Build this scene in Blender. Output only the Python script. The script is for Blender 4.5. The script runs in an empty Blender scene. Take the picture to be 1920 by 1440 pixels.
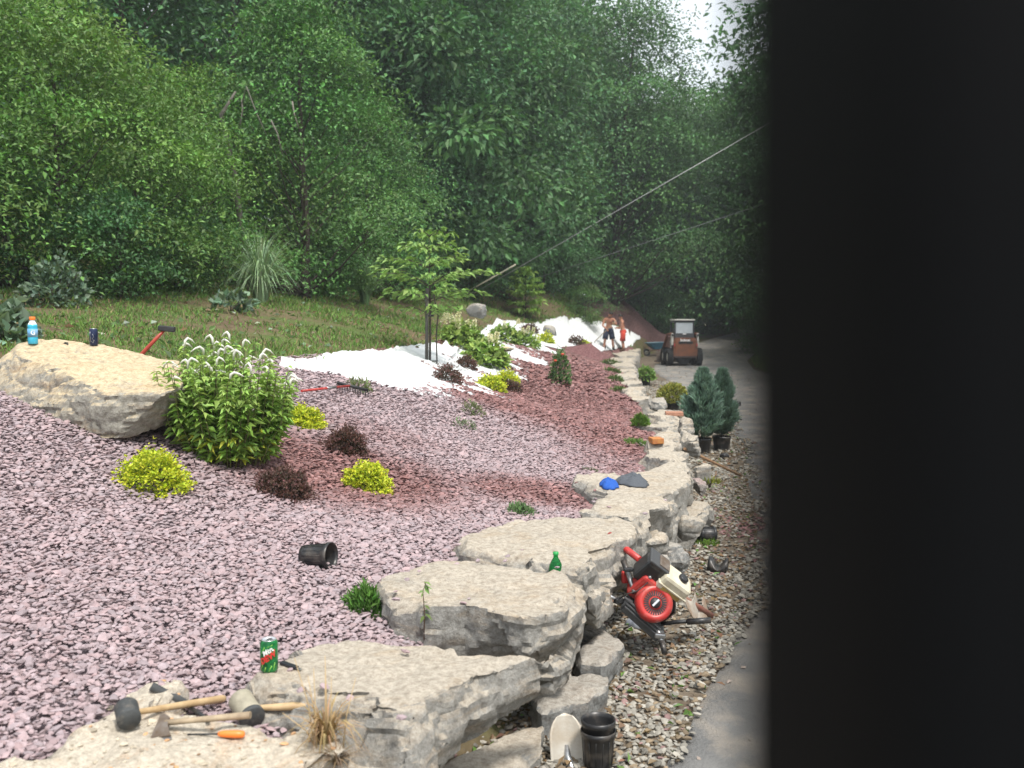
import bpy, bmesh, math, random
import numpy as np
from mathutils import Vector, Matrix, noise as mnoise, geometry as mgeo
R = math.radians
# ------------------------------------------------------------------ camera
scene = bpy.context.scene
col = scene.collection
F_PX = 1800.0
CAM = np.array([0.0, 0.0, 1.9])
PITCH = math.atan(122.0 / F_PX)
cam_d = bpy.data.cameras.new('camera')
cam = bpy.data.objects.new('camera', cam_d)
col.objects.link(cam)
cam.location = CAM
cam.rotation_euler = (math.pi / 2 - PITCH, 0, 0)
cam_d.sensor_width = 36
cam_d.lens = F_PX / 1920 * 36
cam_d.clip_start = 0.01
cam_d.clip_end = 900
cam_d.dof.use_dof = True
cam_d.dof.focus_distance = 6.5
cam_d.dof.aperture_fstop = 33.75 / 10.5
scene.camera = cam
# ------------------------------------------------------------------ world, sun, exposure
SUN_EL, SUN_AZ = 60.0, 150.0        # azimuth clockwise from +Y (the view direction)
world = bpy.data.worlds.new('World')
scene.world = world
world.use_nodes = True
wn = world.node_tree.nodes
sky = wn.new('ShaderNodeTexSky')
sky.sky_type = 'NISHITA'
sky.sun_disc = False
sky.sun_elevation = R(SUN_EL)
sky.sun_rotation = R(SUN_AZ)
sky.air_density = 1.0
sky.dust_density = 3.0
sky.ozone_density = 1.0
cloud = wn.new('ShaderNodeMixRGB')          # thin even overcast over the clear sky
cloud.inputs[0].default_value = 0.75
cloud.inputs[2].default_value = (7.0, 7.3, 7.4, 1)
world.node_tree.links.new(sky.outputs[0], cloud.inputs[1])
world.node_tree.links.new(cloud.outputs[0], wn['Background'].inputs[0])
wn['Background'].inputs[1].default_value = 0.15
sun_d = bpy.data.lights.new('sun', 'SUN')
sun_d.energy = 3.6
sun_d.angle = R(9)
sun_d.color = (1.0, 0.95, 0.88)
sun = bpy.data.objects.new('sun', sun_d)
col.objects.link(sun)
_sd = Vector((math.sin(R(SUN_AZ)) * math.cos(R(SUN_EL)), math.cos(R(SUN_AZ)) * math.cos(R(SUN_EL)), math.sin(R(SUN_EL))))
sun.rotation_euler = (-_sd).to_track_quat('-Z', 'Y').to_euler()
sun.location = (0, 0, 30)
scene.view_settings.view_transform = 'Standard'
scene.view_settings.look = 'None'
scene.view_settings.exposure = 0.42
scene.view_settings.gamma = 1.0
scene.view_settings.use_curve_mapping = False
scene.cycles.max_bounces = 6
scene.cycles.transparent_max_bounces = 8
# ------------------------------------------------------------------ helpers: pixels to world
_ca, _sa = math.cos(PITCH), math.sin(PITCH)
_f = np.array([0, _ca, -_sa]); _u = np.array([0, _sa, _ca]); _r = np.array([1.0, 0, 0])
def ray(px, py):
    return _f + (px - 960) / F_PX * _r - (py - 720) / F_PX * _u
def P(px, py, d):
    return CAM + d * ray(px, py)
def GP(px, py, z):
    r_ = ray(px, py)
    return CAM + r_ * ((z - CAM[2]) / r_[2])
def clamp(v, a, b): return max(a, min(b, v))
def sstep(a, b, v):
    t = np.clip((np.asarray(v, float) - a) / (b - a), 0, 1)
    return t * t * (3 - 2 * t)
# ------------------------------------------------------------------ helpers: objects
def tag(o, label=None, cat=None, group=None, kind=None):
    if label: o['label'] = label
    if cat: o['category'] = cat
    if group: o['group'] = group
    if kind: o['kind'] = kind
    return o
def empty(name, loc, rz=0, label=None, cat=None, group=None):
    o = bpy.data.objects.new(name, None)
    o.empty_display_size = 0.1
    col.objects.link(o)
    o.location = tuple(loc)
    o.rotation_euler = (0, 0, rz)
    tag(o, label, cat, group)
    return o
def obj(name, me, mat=None, parent=None, loc=None, rot=None):
    o = bpy.data.objects.new(name, me)
    col.objects.link(o)
    if mat is not None and len(me.materials) == 0:
        me.materials.append(mat)
    if parent is not None: o.parent = parent
    if loc is not None: o.location = tuple(loc)
    if rot is not None: o.rotation_euler = rot
    return o
def copy_tree(o, parent=None):
    c = o.copy()
    col.objects.link(c)
    c.parent = parent
    for ch in list(o.children): copy_tree(ch, c)
    return c
class MB:
    """collects shapes for ONE mesh object"""
    def __init__(s): s.v = []; s.f = []; s.sm = []
    def add(s, vs, fs, smooth=False):
        b = len(s.v)
        s.v += [tuple(map(float, p)) for p in vs]
        s.f += [tuple(i + b for i in f) for f in fs]
        s.sm += [smooth] * len(fs)
        return s
    def box(s, c, size, rz=0, M=None, bev=0.0):
        bm = bmesh.new()
        bmesh.ops.create_cube(bm, size=1)
        bmesh.ops.scale(bm, vec=size, verts=bm.verts)
        if bev > 0:
            bmesh.ops.bevel(bm, geom=bm.edges[:] , offset=bev, segments=2, profile=0.5, affect='EDGES')
        T = Matrix.Translation(c) @ (M if M is not None else Matrix.Rotation(rz, 4, 'Z'))
        bmesh.ops.transform(bm, matrix=T, verts=bm.verts)
        bm.verts.index_update()
        s.add([v.co for v in bm.verts], [[v.index for v in f.verts] for f in bm.faces], False)
        bm.free()
        return s
    def tube(s, pts, rad, n=10, cap=True, smooth=True, squash=None):
        pts = [Vector(p) for p in pts]
        if not hasattr(rad, '__len__'): rad = [rad] * len(pts)
        vs = []; fs = []
        up = Vector((0, 0, 1))
        prev = None
        for i, p in enumerate(pts):
            a = pts[max(i - 1, 0)]; b = pts[min(i + 1, len(pts) - 1)]
            t = (b - a)
            if t.length < 1e-9: t = Vector((0, 0, 1))
            t.normalize()
            if prev is None:
                x = t.cross(up)
                if x.length < 1e-3: x = t.cross(Vector((1, 0, 0)))
            else:
                x = prev - t * prev.dot(t)
                if x.length < 1e-5: x = t.cross(up)
            x.normalize(); y = t.cross(x); prev = x
            sq = squash if squash else 1.0
            for k in range(n):
                an = 2 * math.pi * k / n
                vs.append(p + x * (math.cos(an) * rad[i]) + y * (math.sin(an) * rad[i] * sq))
        for i in range(len(pts) - 1):
            for k in range(n):
                fs.append((i * n + k, i * n + (k + 1) % n, (i + 1) * n + (k + 1) % n, (i + 1) * n + k))
        s.add(vs, fs, smooth)
        if cap:
            b = len(s.v) - len(vs)
            s.f.append(tuple(b + k for k in range(n))[::-1]); s.sm.append(False)
            s.f.append(tuple(b + (len(pts) - 1) * n + k for k in range(n))); s.sm.append(False)
        return s
    def lathe(s, prof, n=20, M=None, smooth=True, close=False):
        vs = []; fs = []
        for r_, z in prof:
            for k in range(n):
                an = 2 * math.pi * k / n
                vs.append(Vector((r_ * math.cos(an), r_ * math.sin(an), z)))
        if M is not None: vs = [M @ v for v in vs]
        m = len(prof)
        for i in range(m - 1 if not close else m):
            for k in range(n):
                j = (i + 1) % m
                fs.append((i * n + k, i * n + (k + 1) % n, j * n + (k + 1) % n, j * n + k))
        s.add(vs, fs, smooth)
        return s
    def prism(s, poly, h0, h1, M=None, smooth=False):
        """polygon in XY extruded from h0 to h1"""
        n = len(poly)
        vs = [Vector((p[0], p[1], h0)) for p in poly] + [Vector((p[0], p[1], h1)) for p in poly]
        if M is not None: vs = [M @ v for v in vs]
        fs = [tuple(range(n))[::-1], tuple(range(n, 2 * n))]
        fs += [(i, (i + 1) % n, n + (i + 1) % n, n + i) for i in range(n)]
        return s.add(vs, fs, smooth)
    def mesh(s, name):
        me = bpy.data.meshes.new(name)
        me.from_pydata(s.v, [], s.f)
        me.polygons.foreach_set('use_smooth', s.sm)
        bm = bmesh.new(); bm.from_mesh(me)
        bmesh.ops.recalc_face_normals(bm, faces=bm.faces[:])
        bm.to_mesh(me); bm.free()
        me.update()
        return me
    def build(s, name, mat, parent=None, **k):
        return obj(name, s.mesh(name), mat, parent, **k)
def mesh_np(name, v, f, cols=None, smooth=False):
    """v (N,3), f (M,k) ints with constant k, cols per-vertex (N,3)"""
    me = bpy.data.meshes.new(name)
    v = np.asarray(v, np.float32); f = np.asarray(f, np.int32)
    k = f.shape[1]
    me.vertices.add(len(v)); me.loops.add(f.size); me.polygons.add(len(f))
    me.vertices.foreach_set('co', v.ravel())
    me.loops.foreach_set('vertex_index', f.ravel())
    me.polygons.foreach_set('loop_start', np.arange(0, f.size, k, dtype=np.int32))
    me.polygons.foreach_set('use_smooth', np.full(len(f), smooth, bool))
    if cols is not None:
        a = me.color_attributes.new('Col', 'FLOAT_COLOR', 'POINT')
        c4 = np.ones((len(v), 4), np.float32); c4[:, :3] = cols
        a.data.foreach_set('color', c4.ravel())
    me.update(calc_edges=True)
    return me
# ------------------------------------------------------------------ helpers: materials
def mat(name, base=(0.5, 0.5, 0.5), rough=0.6, metal=0.0, vcol=False, trans=0.0, nscale=None, namt=0.25,
        bump=0.0, bscale=60.0, spec=0.5, emit=None, base2=None, alpha_glass=False, nd=4.0, coords='Object', fac=(0.35, 0.65)):
    m = bpy.data.materials.new(name)
    m.use_nodes = True
    nt = m.node_tree; n = nt.nodes; L = nt.links
    b = n['Principled BSDF']; out = n['Material Output']
    b.inputs['Roughness'].default_value = rough
    b.inputs['Metallic'].default_value = metal
    b.inputs['Specular IOR Level'].default_value = spec
    b.inputs['Base Color'].default_value = (*base, 1)
    tc = n.new('ShaderNodeTexCoord')
    csock = None
    if vcol:
        a = n.new('ShaderNodeVertexColor'); a.layer_name = 'Col'; csock = a.outputs[0]
    if nscale:
        t = n.new('ShaderNodeTexNoise'); t.inputs['Scale'].default_value = nscale; t.inputs['Detail'].default_value = nd
        t.inputs['Roughness'].default_value = 0.65
        L.new(tc.outputs[coords], t.inputs['Vector'])
        cr = n.new('ShaderNodeValToRGB')
        cr.color_ramp.elements[0].position = fac[0]; cr.color_ramp.elements[1].position = fac[1]
        L.new(t.outputs[0], cr.inputs[0])
        if csock is None:
            c1 = base; c2 = base2 if base2 else tuple(x * (1 - namt) for x in base)
            cr.color_ramp.elements[0].color = (*c2, 1); cr.color_ramp.elements[1].color = (*c1, 1)
            csock = cr.outputs[0]
        else:
            lo = 1 - namt
            cr.color_ramp.elements[0].color = (lo, lo, lo, 1); cr.color_ramp.elements[1].color = (1, 1, 1, 1)
            mx = n.new('ShaderNodeMixRGB'); mx.blend_type = 'MULTIPLY'; mx.inputs[0].default_value = 1
            L.new(csock, mx.inputs[1]); L.new(cr.outputs[0], mx.inputs[2]); csock = mx.outputs[0]
    if csock is not None: L.new(csock, b.inputs['Base Color'])
    if bump > 0:
        t2 = n.new('ShaderNodeTexNoise'); t2.inputs['Scale'].default_value = bscale; t2.inputs['Detail'].default_value = 5
        L.new(tc.outputs[coords], t2.inputs['Vector'])
        bp = n.new('ShaderNodeBump'); bp.inputs['Strength'].default_value = bump; bp.inputs['Distance'].default_value = 0.02
        L.new(t2.outputs[0], bp.inputs['Height']); L.new(bp.outputs[0], b.inputs['Normal'])
    if trans > 0:
        tr = n.new('ShaderNodeBsdfTranslucent')
        if csock is not None:
            g = n.new('ShaderNodeMixRGB'); g.blend_type = 'MULTIPLY'; g.inputs[0].default_value = 1
            g.inputs[2].default_value = (1.25, 1.3, 0.7, 1)
            L.new(csock, g.inputs[1]); L.new(g.outputs[0], tr.inputs[0])
        else: tr.inputs[0].default_value = (*base, 1)
        ms = n.new('ShaderNodeMixShader'); ms.inputs[0].default_value = trans
        L.new(b.outputs[0], ms.inputs[1]); L.new(tr.outputs[0], ms.inputs[2]); L.new(ms.outputs[0], out.inputs[0])
    if alpha_glass:
        b.inputs['Transmission Weight'].default_value = 0.9
        b.inputs['IOR'].default_value = 1.3
    return m
def stone_mat(name, light, grey, rust, rust_amt=0.5, scale=3.0, bump=0.6):
    m = bpy.data.materials.new(name); m.use_nodes = True
    nt = m.node_tree; n = nt.nodes; L = nt.links; b = n['Principled BSDF']
    b.inputs['Roughness'].default_value = 0.9; b.inputs['Specular IOR Level'].default_value = 0.2
    geo = n.new('ShaderNodeNewGeometry')
    def nz(scale, detail, rough=0.6, vec=None, dist=0.0):
        t = n.new('ShaderNodeTexNoise'); t.inputs['Scale'].default_value = scale; t.inputs['Detail'].default_value = detail
        t.inputs['Roughness'].default_value = rough; t.inputs['Distortion'].default_value = dist
        L.new(vec if vec is not None else geo.outputs['Position'], t.inputs['Vector']); return t.outputs[0]
    def ramp(s, a, b_, c0=(0, 0, 0), c1=(1, 1, 1)):
        r_ = n.new('ShaderNodeValToRGB'); e = r_.color_ramp.elements
        e[0].position = a; e[1].position = b_; e[0].color = (*c0, 1); e[1].color = (*c1, 1)
        L.new(s, r_.inputs[0]); return r_.outputs[0]
    def mix(f, a, b_, mode='MIX'):
        x = n.new('ShaderNodeMixRGB'); x.blend_type = mode
        if isinstance(f, float): x.inputs[0].default_value = f
        else: L.new(f, x.inputs[0])
        if isinstance(a, tuple): x.inputs[1].default_value = (*a, 1)
        else: L.new(a, x.inputs[1])
        if isinstance(b_, tuple): x.inputs[2].default_value = (*b_, 1)
        else: L.new(b_, x.inputs[2])
        return x.outputs[0]
    # broken faces are greyer than the weathered bedding planes
    sx = n.new('ShaderNodeSeparateXYZ'); L.new(geo.outputs['True Normal'], sx.inputs[0])
    ad = n.new('ShaderNodeMath'); ad.operation = 'ADD'; L.new(sx.outputs[2], ad.inputs[0])
    n1 = nz(scale, 6, 0.65, dist=0.4)
    mu = n.new('ShaderNodeMath'); mu.operation = 'MULTIPLY_ADD'; L.new(n1, mu.inputs[0]); mu.inputs[1].default_value = 1.6; mu.inputs[2].default_value = -0.8
    L.new(mu.outputs[0], ad.inputs[1])
    c = mix(ramp(ad.outputs[0], 0.25, 0.85), grey, light)
    mp = n.new('ShaderNodeMapping'); mp.inputs['Scale'].default_value = (1, 1, 3.5); L.new(geo.outputs['Position'], mp.inputs[0])
    n2 = nz(scale * 1.3, 7, 0.7, mp.outputs[0], 0.6)
    rf = n.new('ShaderNodeMath'); rf.operation = 'MULTIPLY'; L.new(ramp(n2, 0.52, 0.72), rf.inputs[0]); rf.inputs[1].default_value = rust_amt
    c = mix(rf.outputs[0], c, rust)
    n3 = nz(scale * 11, 5, 0.75)
    c = mix(0.75, c, ramp(n3, 0.3, 0.6, (0.42, 0.38, 0.34), (1.12, 1.1, 1.08)), 'MULTIPLY')
    n4 = nz(scale * 45, 3, 0.7)
    c = mix(0.4, c, ramp(n4, 0.32, 0.6, (0.5, 0.47, 0.45), (1.1, 1.1, 1.1)), 'MULTIPLY')
    L.new(c, b.inputs['Base Color'])
    n5 = nz(scale * 14, 9, 0.72)
    bp = n.new('ShaderNodeBump'); bp.inputs['Strength'].default_value = bump; bp.inputs['Distance'].default_value = 0.03
    L.new(n5, bp.inputs['Height']); L.new(bp.outputs[0], b.inputs['Normal'])
    return m
M = {}
M['lime'] = stone_mat('limestone_cream', (0.46, 0.42, 0.355), (0.30, 0.30, 0.285), (0.40, 0.29, 0.17), 0.45, 3.0)
M['lime_warm'] = stone_mat('limestone_ochre', (0.57, 0.48, 0.33), (0.34, 0.335, 0.30), (0.36, 0.22, 0.10), 0.55, 2.6)
M['lime_rust'] = stone_mat('limestone_rusty', (0.64, 0.585, 0.49), (0.46, 0.43, 0.38), (0.52, 0.32, 0.17), 0.6, 5.0, 0.7)
M['lime_grey'] = stone_mat('limestone_grey', (0.42, 0.40, 0.36), (0.24, 0.25, 0.25), (0.30, 0.20, 0.12), 0.4, 3.5)
M['lime_purple'] = stone_mat('sandstone_purple', (0.36, 0.29, 0.28), (0.27, 0.26, 0.25), (0.25, 0.16, 0.12), 0.4, 3.5)
# ------------------------------------------------------------------ terrain height: thin plate through surveyed points
WY = np.array([-8, -3, 0, 2.2, 3.2, 3.9, 4.7, 5.8, 8.6, 12, 17, 26, 36, 42, 48, 56, 70, 130.0])
WX = np.array([-6, -3.4, -1.9, -1.05, -0.75, -0.3, 0.08, 0.42, 1.3, 1.95, 2.3, 3.05, 3.95, 4.9, 6.4, 9.5, 14, 30.0])
def wallx(y): return np.interp(y, WY, WX)
def roadz(y):
    y = np.asarray(y, float)
    return -0.1 * sstep(14, 40, y) + 1.35 * sstep(44, 72, y) + np.clip(y - 72, 0, 200) * 0.03
_ctl = [P(595, 1073, 5.0), P(285, 918, 5.8), P(685, 922, 7.0), P(530, 932, 6.3), P(180, 815, 6.2), P(645, 850, 7.6), P(565, 800, 8.2),
        P(430, 862, 6.6), P(803, 682, 14), P(540, 690, 10), P(100, 640, 9), P(300, 560, 16), P(560, 512, 28), P(860, 565, 35),
        P(1000, 611, 33), P(1010, 640, 30), P(1062, 656, 36), P(1040, 602, 38), P(1072, 599, 42), P(1110, 604, 45), P(1150, 612, 48), P(1198, 626, 51), P(858, 556, 36), P(905, 546, 40), P(985, 594, 38), P(940, 590, 34), P(920, 732, 14.5), P(1050, 720, 19.5), P(1000, 850, 9.3), P(800, 800, 9.5), P(670, 735, 10),
        P(700, 667, 13), P(860, 640, 17.5), P(0, 600, 11), P(880, 725, 14), P(1142, 658, 44.5), P(1120, 661, 41.5)]
for _y, _z in ((2.4, .42), (3.4, .42), (4.4, .42), (5.6, .45), (7, .47), (9, .48), (12, .48), (16, .48), (21, .48), (28, .46), (36, .42), (43, .38)):
    _ctl.append(np.array([wallx(_y) - 0.12, _y, _z]))
for _y, _z in ((2.3, .45), (3.0, .49), (3.6, .51), (4.4, .53), (5.6, .55), (7, .55), (9, .55)):
    _ctl.append(np.array([wallx(_y) - 0.85, _y, _z]))
_ctl += [np.array(p, float) for p in ((-1.9, 1.0, .45), (-1.7, 2.6, .5), (-2.6, 3.4, .72), (-4.5, 2, 1.25), (-6, 5, 1.75), (-10, 8, 2.6), (-14, 3, 3.3), (-14, 16, 3.6), (-22, 25, 6.4),
         (-10, 35, 5.2), (-30, 10, 7.5), (-34, 45, 10), (-14, 60, 7), (0, 52, 3.7), (2, 62, 4.2), (-5, 85, 6), (-40, 100, 14), (-60, 40, 16), (7, 62, 2.2), (12, 75, 1.7), (10, 100, 3))]
_C = np.array(_ctl)
def _phi(r2): return 0.5 * r2 * np.log(r2 + 1e-9)
_n = len(_C)
_A = np.zeros((_n + 3, _n + 3))
_d2 = ((_C[:, None, :2] - _C[None, :, :2]) ** 2).sum(2)
_A[:_n, :_n] = _phi(_d2) + np.eye(_n) * 0.25
_A[:_n, _n] = 1; _A[:_n, _n + 1:] = _C[:, :2]; _A[_n, :_n] = 1; _A[_n + 1:, :_n] = _C[:, :2].T
_w = np.linalg.solve(_A, np.concatenate([_C[:, 2], np.zeros(3)]))
def Hbank(x, y):
    x = np.asarray(x, float); y = np.asarray(y, float)
    q = np.stack([x.ravel(), y.ravel()], 1)
    out = np.empty(len(q))
    for i in range(0, len(q), 20000):
        qq = q[i:i + 20000]
        d2 = ((qq[:, None] - _C[None, :, :2]) ** 2).sum(2)
        out[i:i + 20000] = _phi(d2) @ _w[:_n] + _w[_n] + qq @ _w[_n + 1:]
    return out.reshape(x.shape)
RIGHT_BANK = 4.2
def road_left(y): return np.interp(y, [-8, 0, 3.0, 4.06, 4.94, 6.43, 9.7, 13.6, 18.8, 28, 38, 46, 56, 66, 80, 130], [-2.6, -0.4, 0.32, .65, 1.02, 1.57, 2.5, 3.35, 4.2, 4.7, 5.5, 7.2, 10.6, 16, 27, 60])
def H(x, y):
    x = np.asarray(x, float); y = np.asarray(y, float)
    w = wallx(y)
    t = sstep(-0.16, 0.06, x - w)
    rb = road_left(y) + RIGHT_BANK
    low = roadz(y) + 0.35 * np.clip(x - rb - 0.6, 0, 60) * sstep(0.6, 4, x - rb)
    t2 = np.where(y > 50, sstep(-3, 0.5, x - w), t)
    return Hbank(x, y) * (1 - t2) + low * t2
def ground(px, py, dmax=140.0, dmin=2.0):
    r_ = ray(px, py)
    d = np.concatenate([np.arange(dmin, 20, 0.05), np.arange(20, dmax, 0.2)])
    p = CAM[None] + d[:, None] * r_[None]
    h = p[:, 2] - H(p[:, 0], p[:, 1])
    i = np.argmax(h < 0)
    if h[i] >= 0: i = len(d) - 1
    if i > 0 and h[i] < 0:
        t = h[i - 1] / (h[i - 1] - h[i]); dd = d[i - 1] + t * (d[i] - d[i - 1])
    else: dd = d[i]
    q = CAM + dd * r_
    return np.array([q[0], q[1], float(H(q[0], q[1]))])
def onH(x, y): return np.array([x, y, float(H(x, y))])
def inpoly(x, y, poly):
    x = np.asarray(x); y = np.asarray(y)
    c = np.zeros(x.shape, bool)
    n_ = len(poly)
    for i in range(n_):
        x0, y0 = poly[i][0], poly[i][1]; x1, y1 = poly[i - 1][0], poly[i - 1][1]
        hit = ((y0 > y) != (y1 > y))
        with np.errstate(divide='ignore', invalid='ignore'):
            xx = (x1 - x0) * (y - y0) / (y1 - y0 + 1e-12) + x0
        c ^= hit & (x < xx)
    return c
# fields of value noise on arrays (cheap, numpy)
def vnoise(x, y, seed=0, octaves=3):
    rs = np.random.RandomState(seed); tab = rs.rand(256, 256)
    out = 0; amp = 1; tot = 0
    for o in range(octaves):
        xs = np.asarray(x) * 2 ** o + 37.7 * o; ys = np.asarray(y) * 2 ** o + 11.3 * o
        xi = np.floor(xs).astype(int); yi = np.floor(ys).astype(int)
        fx = xs - xi; fy = ys - yi; fx = fx * fx * (3 - 2 * fx); fy = fy * fy * (3 - 2 * fy)
        g = lambda a, b: tab[a % 256, b % 256]
        v = (g(xi, yi) * (1 - fx) + g(xi + 1, yi) * fx) * (1 - fy) + (g(xi, yi + 1) * (1 - fx) + g(xi + 1, yi + 1) * fx) * fy
        out = out + v * amp; tot += amp; amp *= 0.5
    return out / tot
# ------------------------------------------------------------------ ground sheet
def axis(segs):
    o = []
    for a, b, s_ in segs: o += list(np.arange(a, b, s_))
    return np.array(o + [segs[-1][1]])
gx = axis([(-120, -40, 8), (-40, -8, 1.0), (-8, -3, 0.3), (-3, 9, 0.11), (9, 25, 0.8), (25, 120, 8)])
gy = axis([(-30, 0, 3), (0, 2, 0.4), (2, 14, 0.16), (14, 60, 0.5), (60, 110, 2.5), (110, 260, 15)])
def grid_sheet(name, X, Y, Z, mat_):
    ny, nx = X.shape
    v = np.stack([X.ravel(), Y.ravel(), Z.ravel()], 1)
    idx = np.arange(nx * ny).reshape(ny, nx)
    f = np.stack([idx[:-1, :-1].ravel(), idx[:-1, 1:].ravel(), idx[1:, 1:].ravel(), idx[1:, :-1].ravel()], 1)
    me = mesh_np(name, v, f, smooth=True)
    return obj(name, me, mat_)
def earth_mat():
    m = bpy.data.materials.new('earth'); m.use_nodes = True
    nt = m.node_tree; n = nt.nodes; L = nt.links; b = n['Principled BSDF']; b.inputs['Roughness'].default_value = 0.95
    b.inputs['Specular IOR Level'].default_value = 0.1
    g = n.new('ShaderNodeNewGeometry')
    t = n.new('ShaderNodeTexNoise'); t.inputs['Scale'].default_value = 0.55; t.inputs['Detail'].default_value = 8; t.inputs['Roughness'].default_value = 0.7
    L.new(g.outputs['Position'], t.inputs['Vector'])
    r_ = n.new('ShaderNodeValToRGB'); e = r_.color_ramp.elements
    e[0].position = 0.36; e[0].color = (0.115, 0.085, 0.055, 1); e[1].position = 0.62; e[1].color = (0.09, 0.125, 0.04, 1)
    e2 = r_.color_ramp.elements.new(0.48); e2.color = (0.13, 0.105, 0.06, 1)
    L.new(t.outputs[0], r_.inputs[0])
    t2 = n.new('ShaderNodeTexNoise'); t2.inputs['Scale'].default_value = 14; t2.inputs['Detail'].default_value = 6
    L.new(g.outputs['Position'], t2.inputs['Vector'])
    mx = n.new('ShaderNodeMixRGB'); mx.blend_type = 'OVERLAY'; mx.inputs[0].default_value = 0.6
    L.new(r_.outputs[0], mx.inputs[1]); L.new(t2.outputs[0], mx.inputs[2]); L.new(mx.outputs[0], b.inputs['Base Color'])
    bp = n.new('ShaderNodeBump'); bp.inputs['Strength'].default_value = 0.8; bp.inputs['Distance'].default_value = 0.05
    L.new(t2.outputs[0], bp.inputs['Height']); L.new(bp.outputs[0], b.inputs['Normal'])
    return m
M['earth'] = earth_mat()
GX, GY = np.meshgrid(gx, gy)
GZ = H(GX, GY) + (vnoise(GX * 1.3, GY * 1.3, 3) - 0.5) * 0.12 * sstep(2.5, 5, wallx(GY) - GX)
tag(grid_sheet('ground', GX, GY, GZ, M['earth']), kind='structure')
# ------------------------------------------------------------------ road, shoulder, bed sheets
M['asphalt'] = mat('asphalt', (0.23, 0.225, 0.215), 0.9, nscale=1.6, base2=(0.14, 0.14, 0.138), nd=9, bump=0.5, bscale=70, fac=(0.33, 0.62), spec=0.25)
_nt = M['asphalt'].node_tree
def dust_layer(m, colour, scale, a, b_, amt):
    nt = m.node_tree; n = nt.nodes; L = nt.links; b = n['Principled BSDF']
    src = b.inputs['Base Color'].links[0].from_socket
    g = n.new('ShaderNodeNewGeometry'); mp = n.new('ShaderNodeMapping'); mp.inputs['Scale'].default_value = (1, 0.8, 1)
    L.new(g.outputs['Position'], mp.inputs[0])
    t = n.new('ShaderNodeTexNoise'); t.inputs['Scale'].default_value = scale; t.inputs['Detail'].default_value = 7; t.inputs['Roughness'].default_value = 0.6
    L.new(mp.outputs[0], t.inputs['Vector'])
    r_ = n.new('ShaderNodeValToRGB'); r_.color_ramp.elements[0].position = a; r_.color_ramp.elements[1].position = b_
    L.new(t.outputs[0], r_.inputs[0])
    mu = n.new('ShaderNodeMath'); mu.operation = 'MULTIPLY'; mu.inputs[1].default_value = amt; L.new(r_.outputs[0], mu.inputs[0])
    mx = n.new('ShaderNodeMixRGB'); L.new(mu.outputs[0], mx.inputs[0]); L.new(src, mx.inputs[1]); mx.inputs[2].default_value = (*colour, 1)
    L.new(mx.outputs[0], b.inputs['Base Color'])
dust_layer(M['asphalt'], (0.36, 0.31, 0.25), 2.4, 0.48, 0.66, 0.75)
dust_layer(M['asphalt'], (0.24, 0.19, 0.18), 0.9, 0.55, 0.7, 0.35)
M['shoulder'] = mat('shoulder_dirt', (0.20, 0.17, 0.13), 0.95, nscale=6, base2=(0.10, 0.075, 0.055), nd=8, bump=0.9, bscale=40, spec=0.1)
M['bed'] = mat('red_gravel_heap', (0.24, 0.125, 0.125), 0.9, nscale=26, base2=(0.07, 0.03, 0.032), nd=5, bump=1.0, bscale=28, spec=0.2, fac=(0.38, 0.6))
M['bed_base'] = mat('gravel_bed_base', (1, 1, 1), 0.9, vcol=True, nscale=30, namt=.6, nd=5, bump=1.0, bscale=34, spec=0.15, fac=(0.38, 0.6))
ys = axis([(-8, 2, 1), (2, 20, 0.25), (20, 60, 0.6), (60, 130, 3)])
def strip(name, fa, fb, nx, dz, mat_, ys=ys, edge=0.0):
    X = np.stack([fa(ys) + (fb(ys) - fa(ys)) * t for t in np.linspace(0, 1, nx)], 1)
    Y = np.repeat(ys[:, None], nx, 1)
    Z = H(X, Y) + dz
    if edge: Z[:, 0] -= edge; Z[:, -1] -= edge
    return tag(grid_sheet(name, X, Y, Z, mat_), kind='structure')
_wob = lambda y: (vnoise(np.asarray(y) * 1.1, np.zeros(len(y)), 8) - 0.5) * 0.22
def _road(name):
    nx = 14
    a = road_left(ys) + _wob(ys); b = road_left(ys) + RIGHT_BANK
    X = np.stack([a + (b - a) * t for t in np.concatenate([[0, .006], np.linspace(.05, 1, nx - 2)])], 1); Y = np.repeat(ys[:, None], nx, 1)
    Z = np.repeat(roadz(ys)[:, None], nx, 1) + 0.035
    Z[:, 0] -= 0.05; Z[:, -1] -= 0.05
    return tag(grid_sheet(name, X, Y, Z, M['asphalt']), kind='structure')
_road('road')
strip('gravel_shoulder', lambda y: np.minimum(wallx(y) + 0.07, road_left(y)), lambda y: road_left(y) + 0.15, 8, 0.012, M['shoulder'], ys=axis([(1.5, 20, 0.25), (20, 56, 0.6)]))
def bank_edge(y): return np.interp(y, [0, 6.2, 7, 8, 10, 13, 17.5, 22, 32, 40, 44.5, 46.5], [-6.5, -6.0, -4.2, -3.2, -2.55, -2.0, -1.05, -.6, .7, 2.6, 4.4, 5.7])
BED = strip('gravel_bed', bank_edge, lambda y: wallx(y) - 0.12, 60, 0.014, M['bed_base'], ys=axis([(1.2, 20, 0.2), (20, 46.5, 0.5)]))
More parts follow.
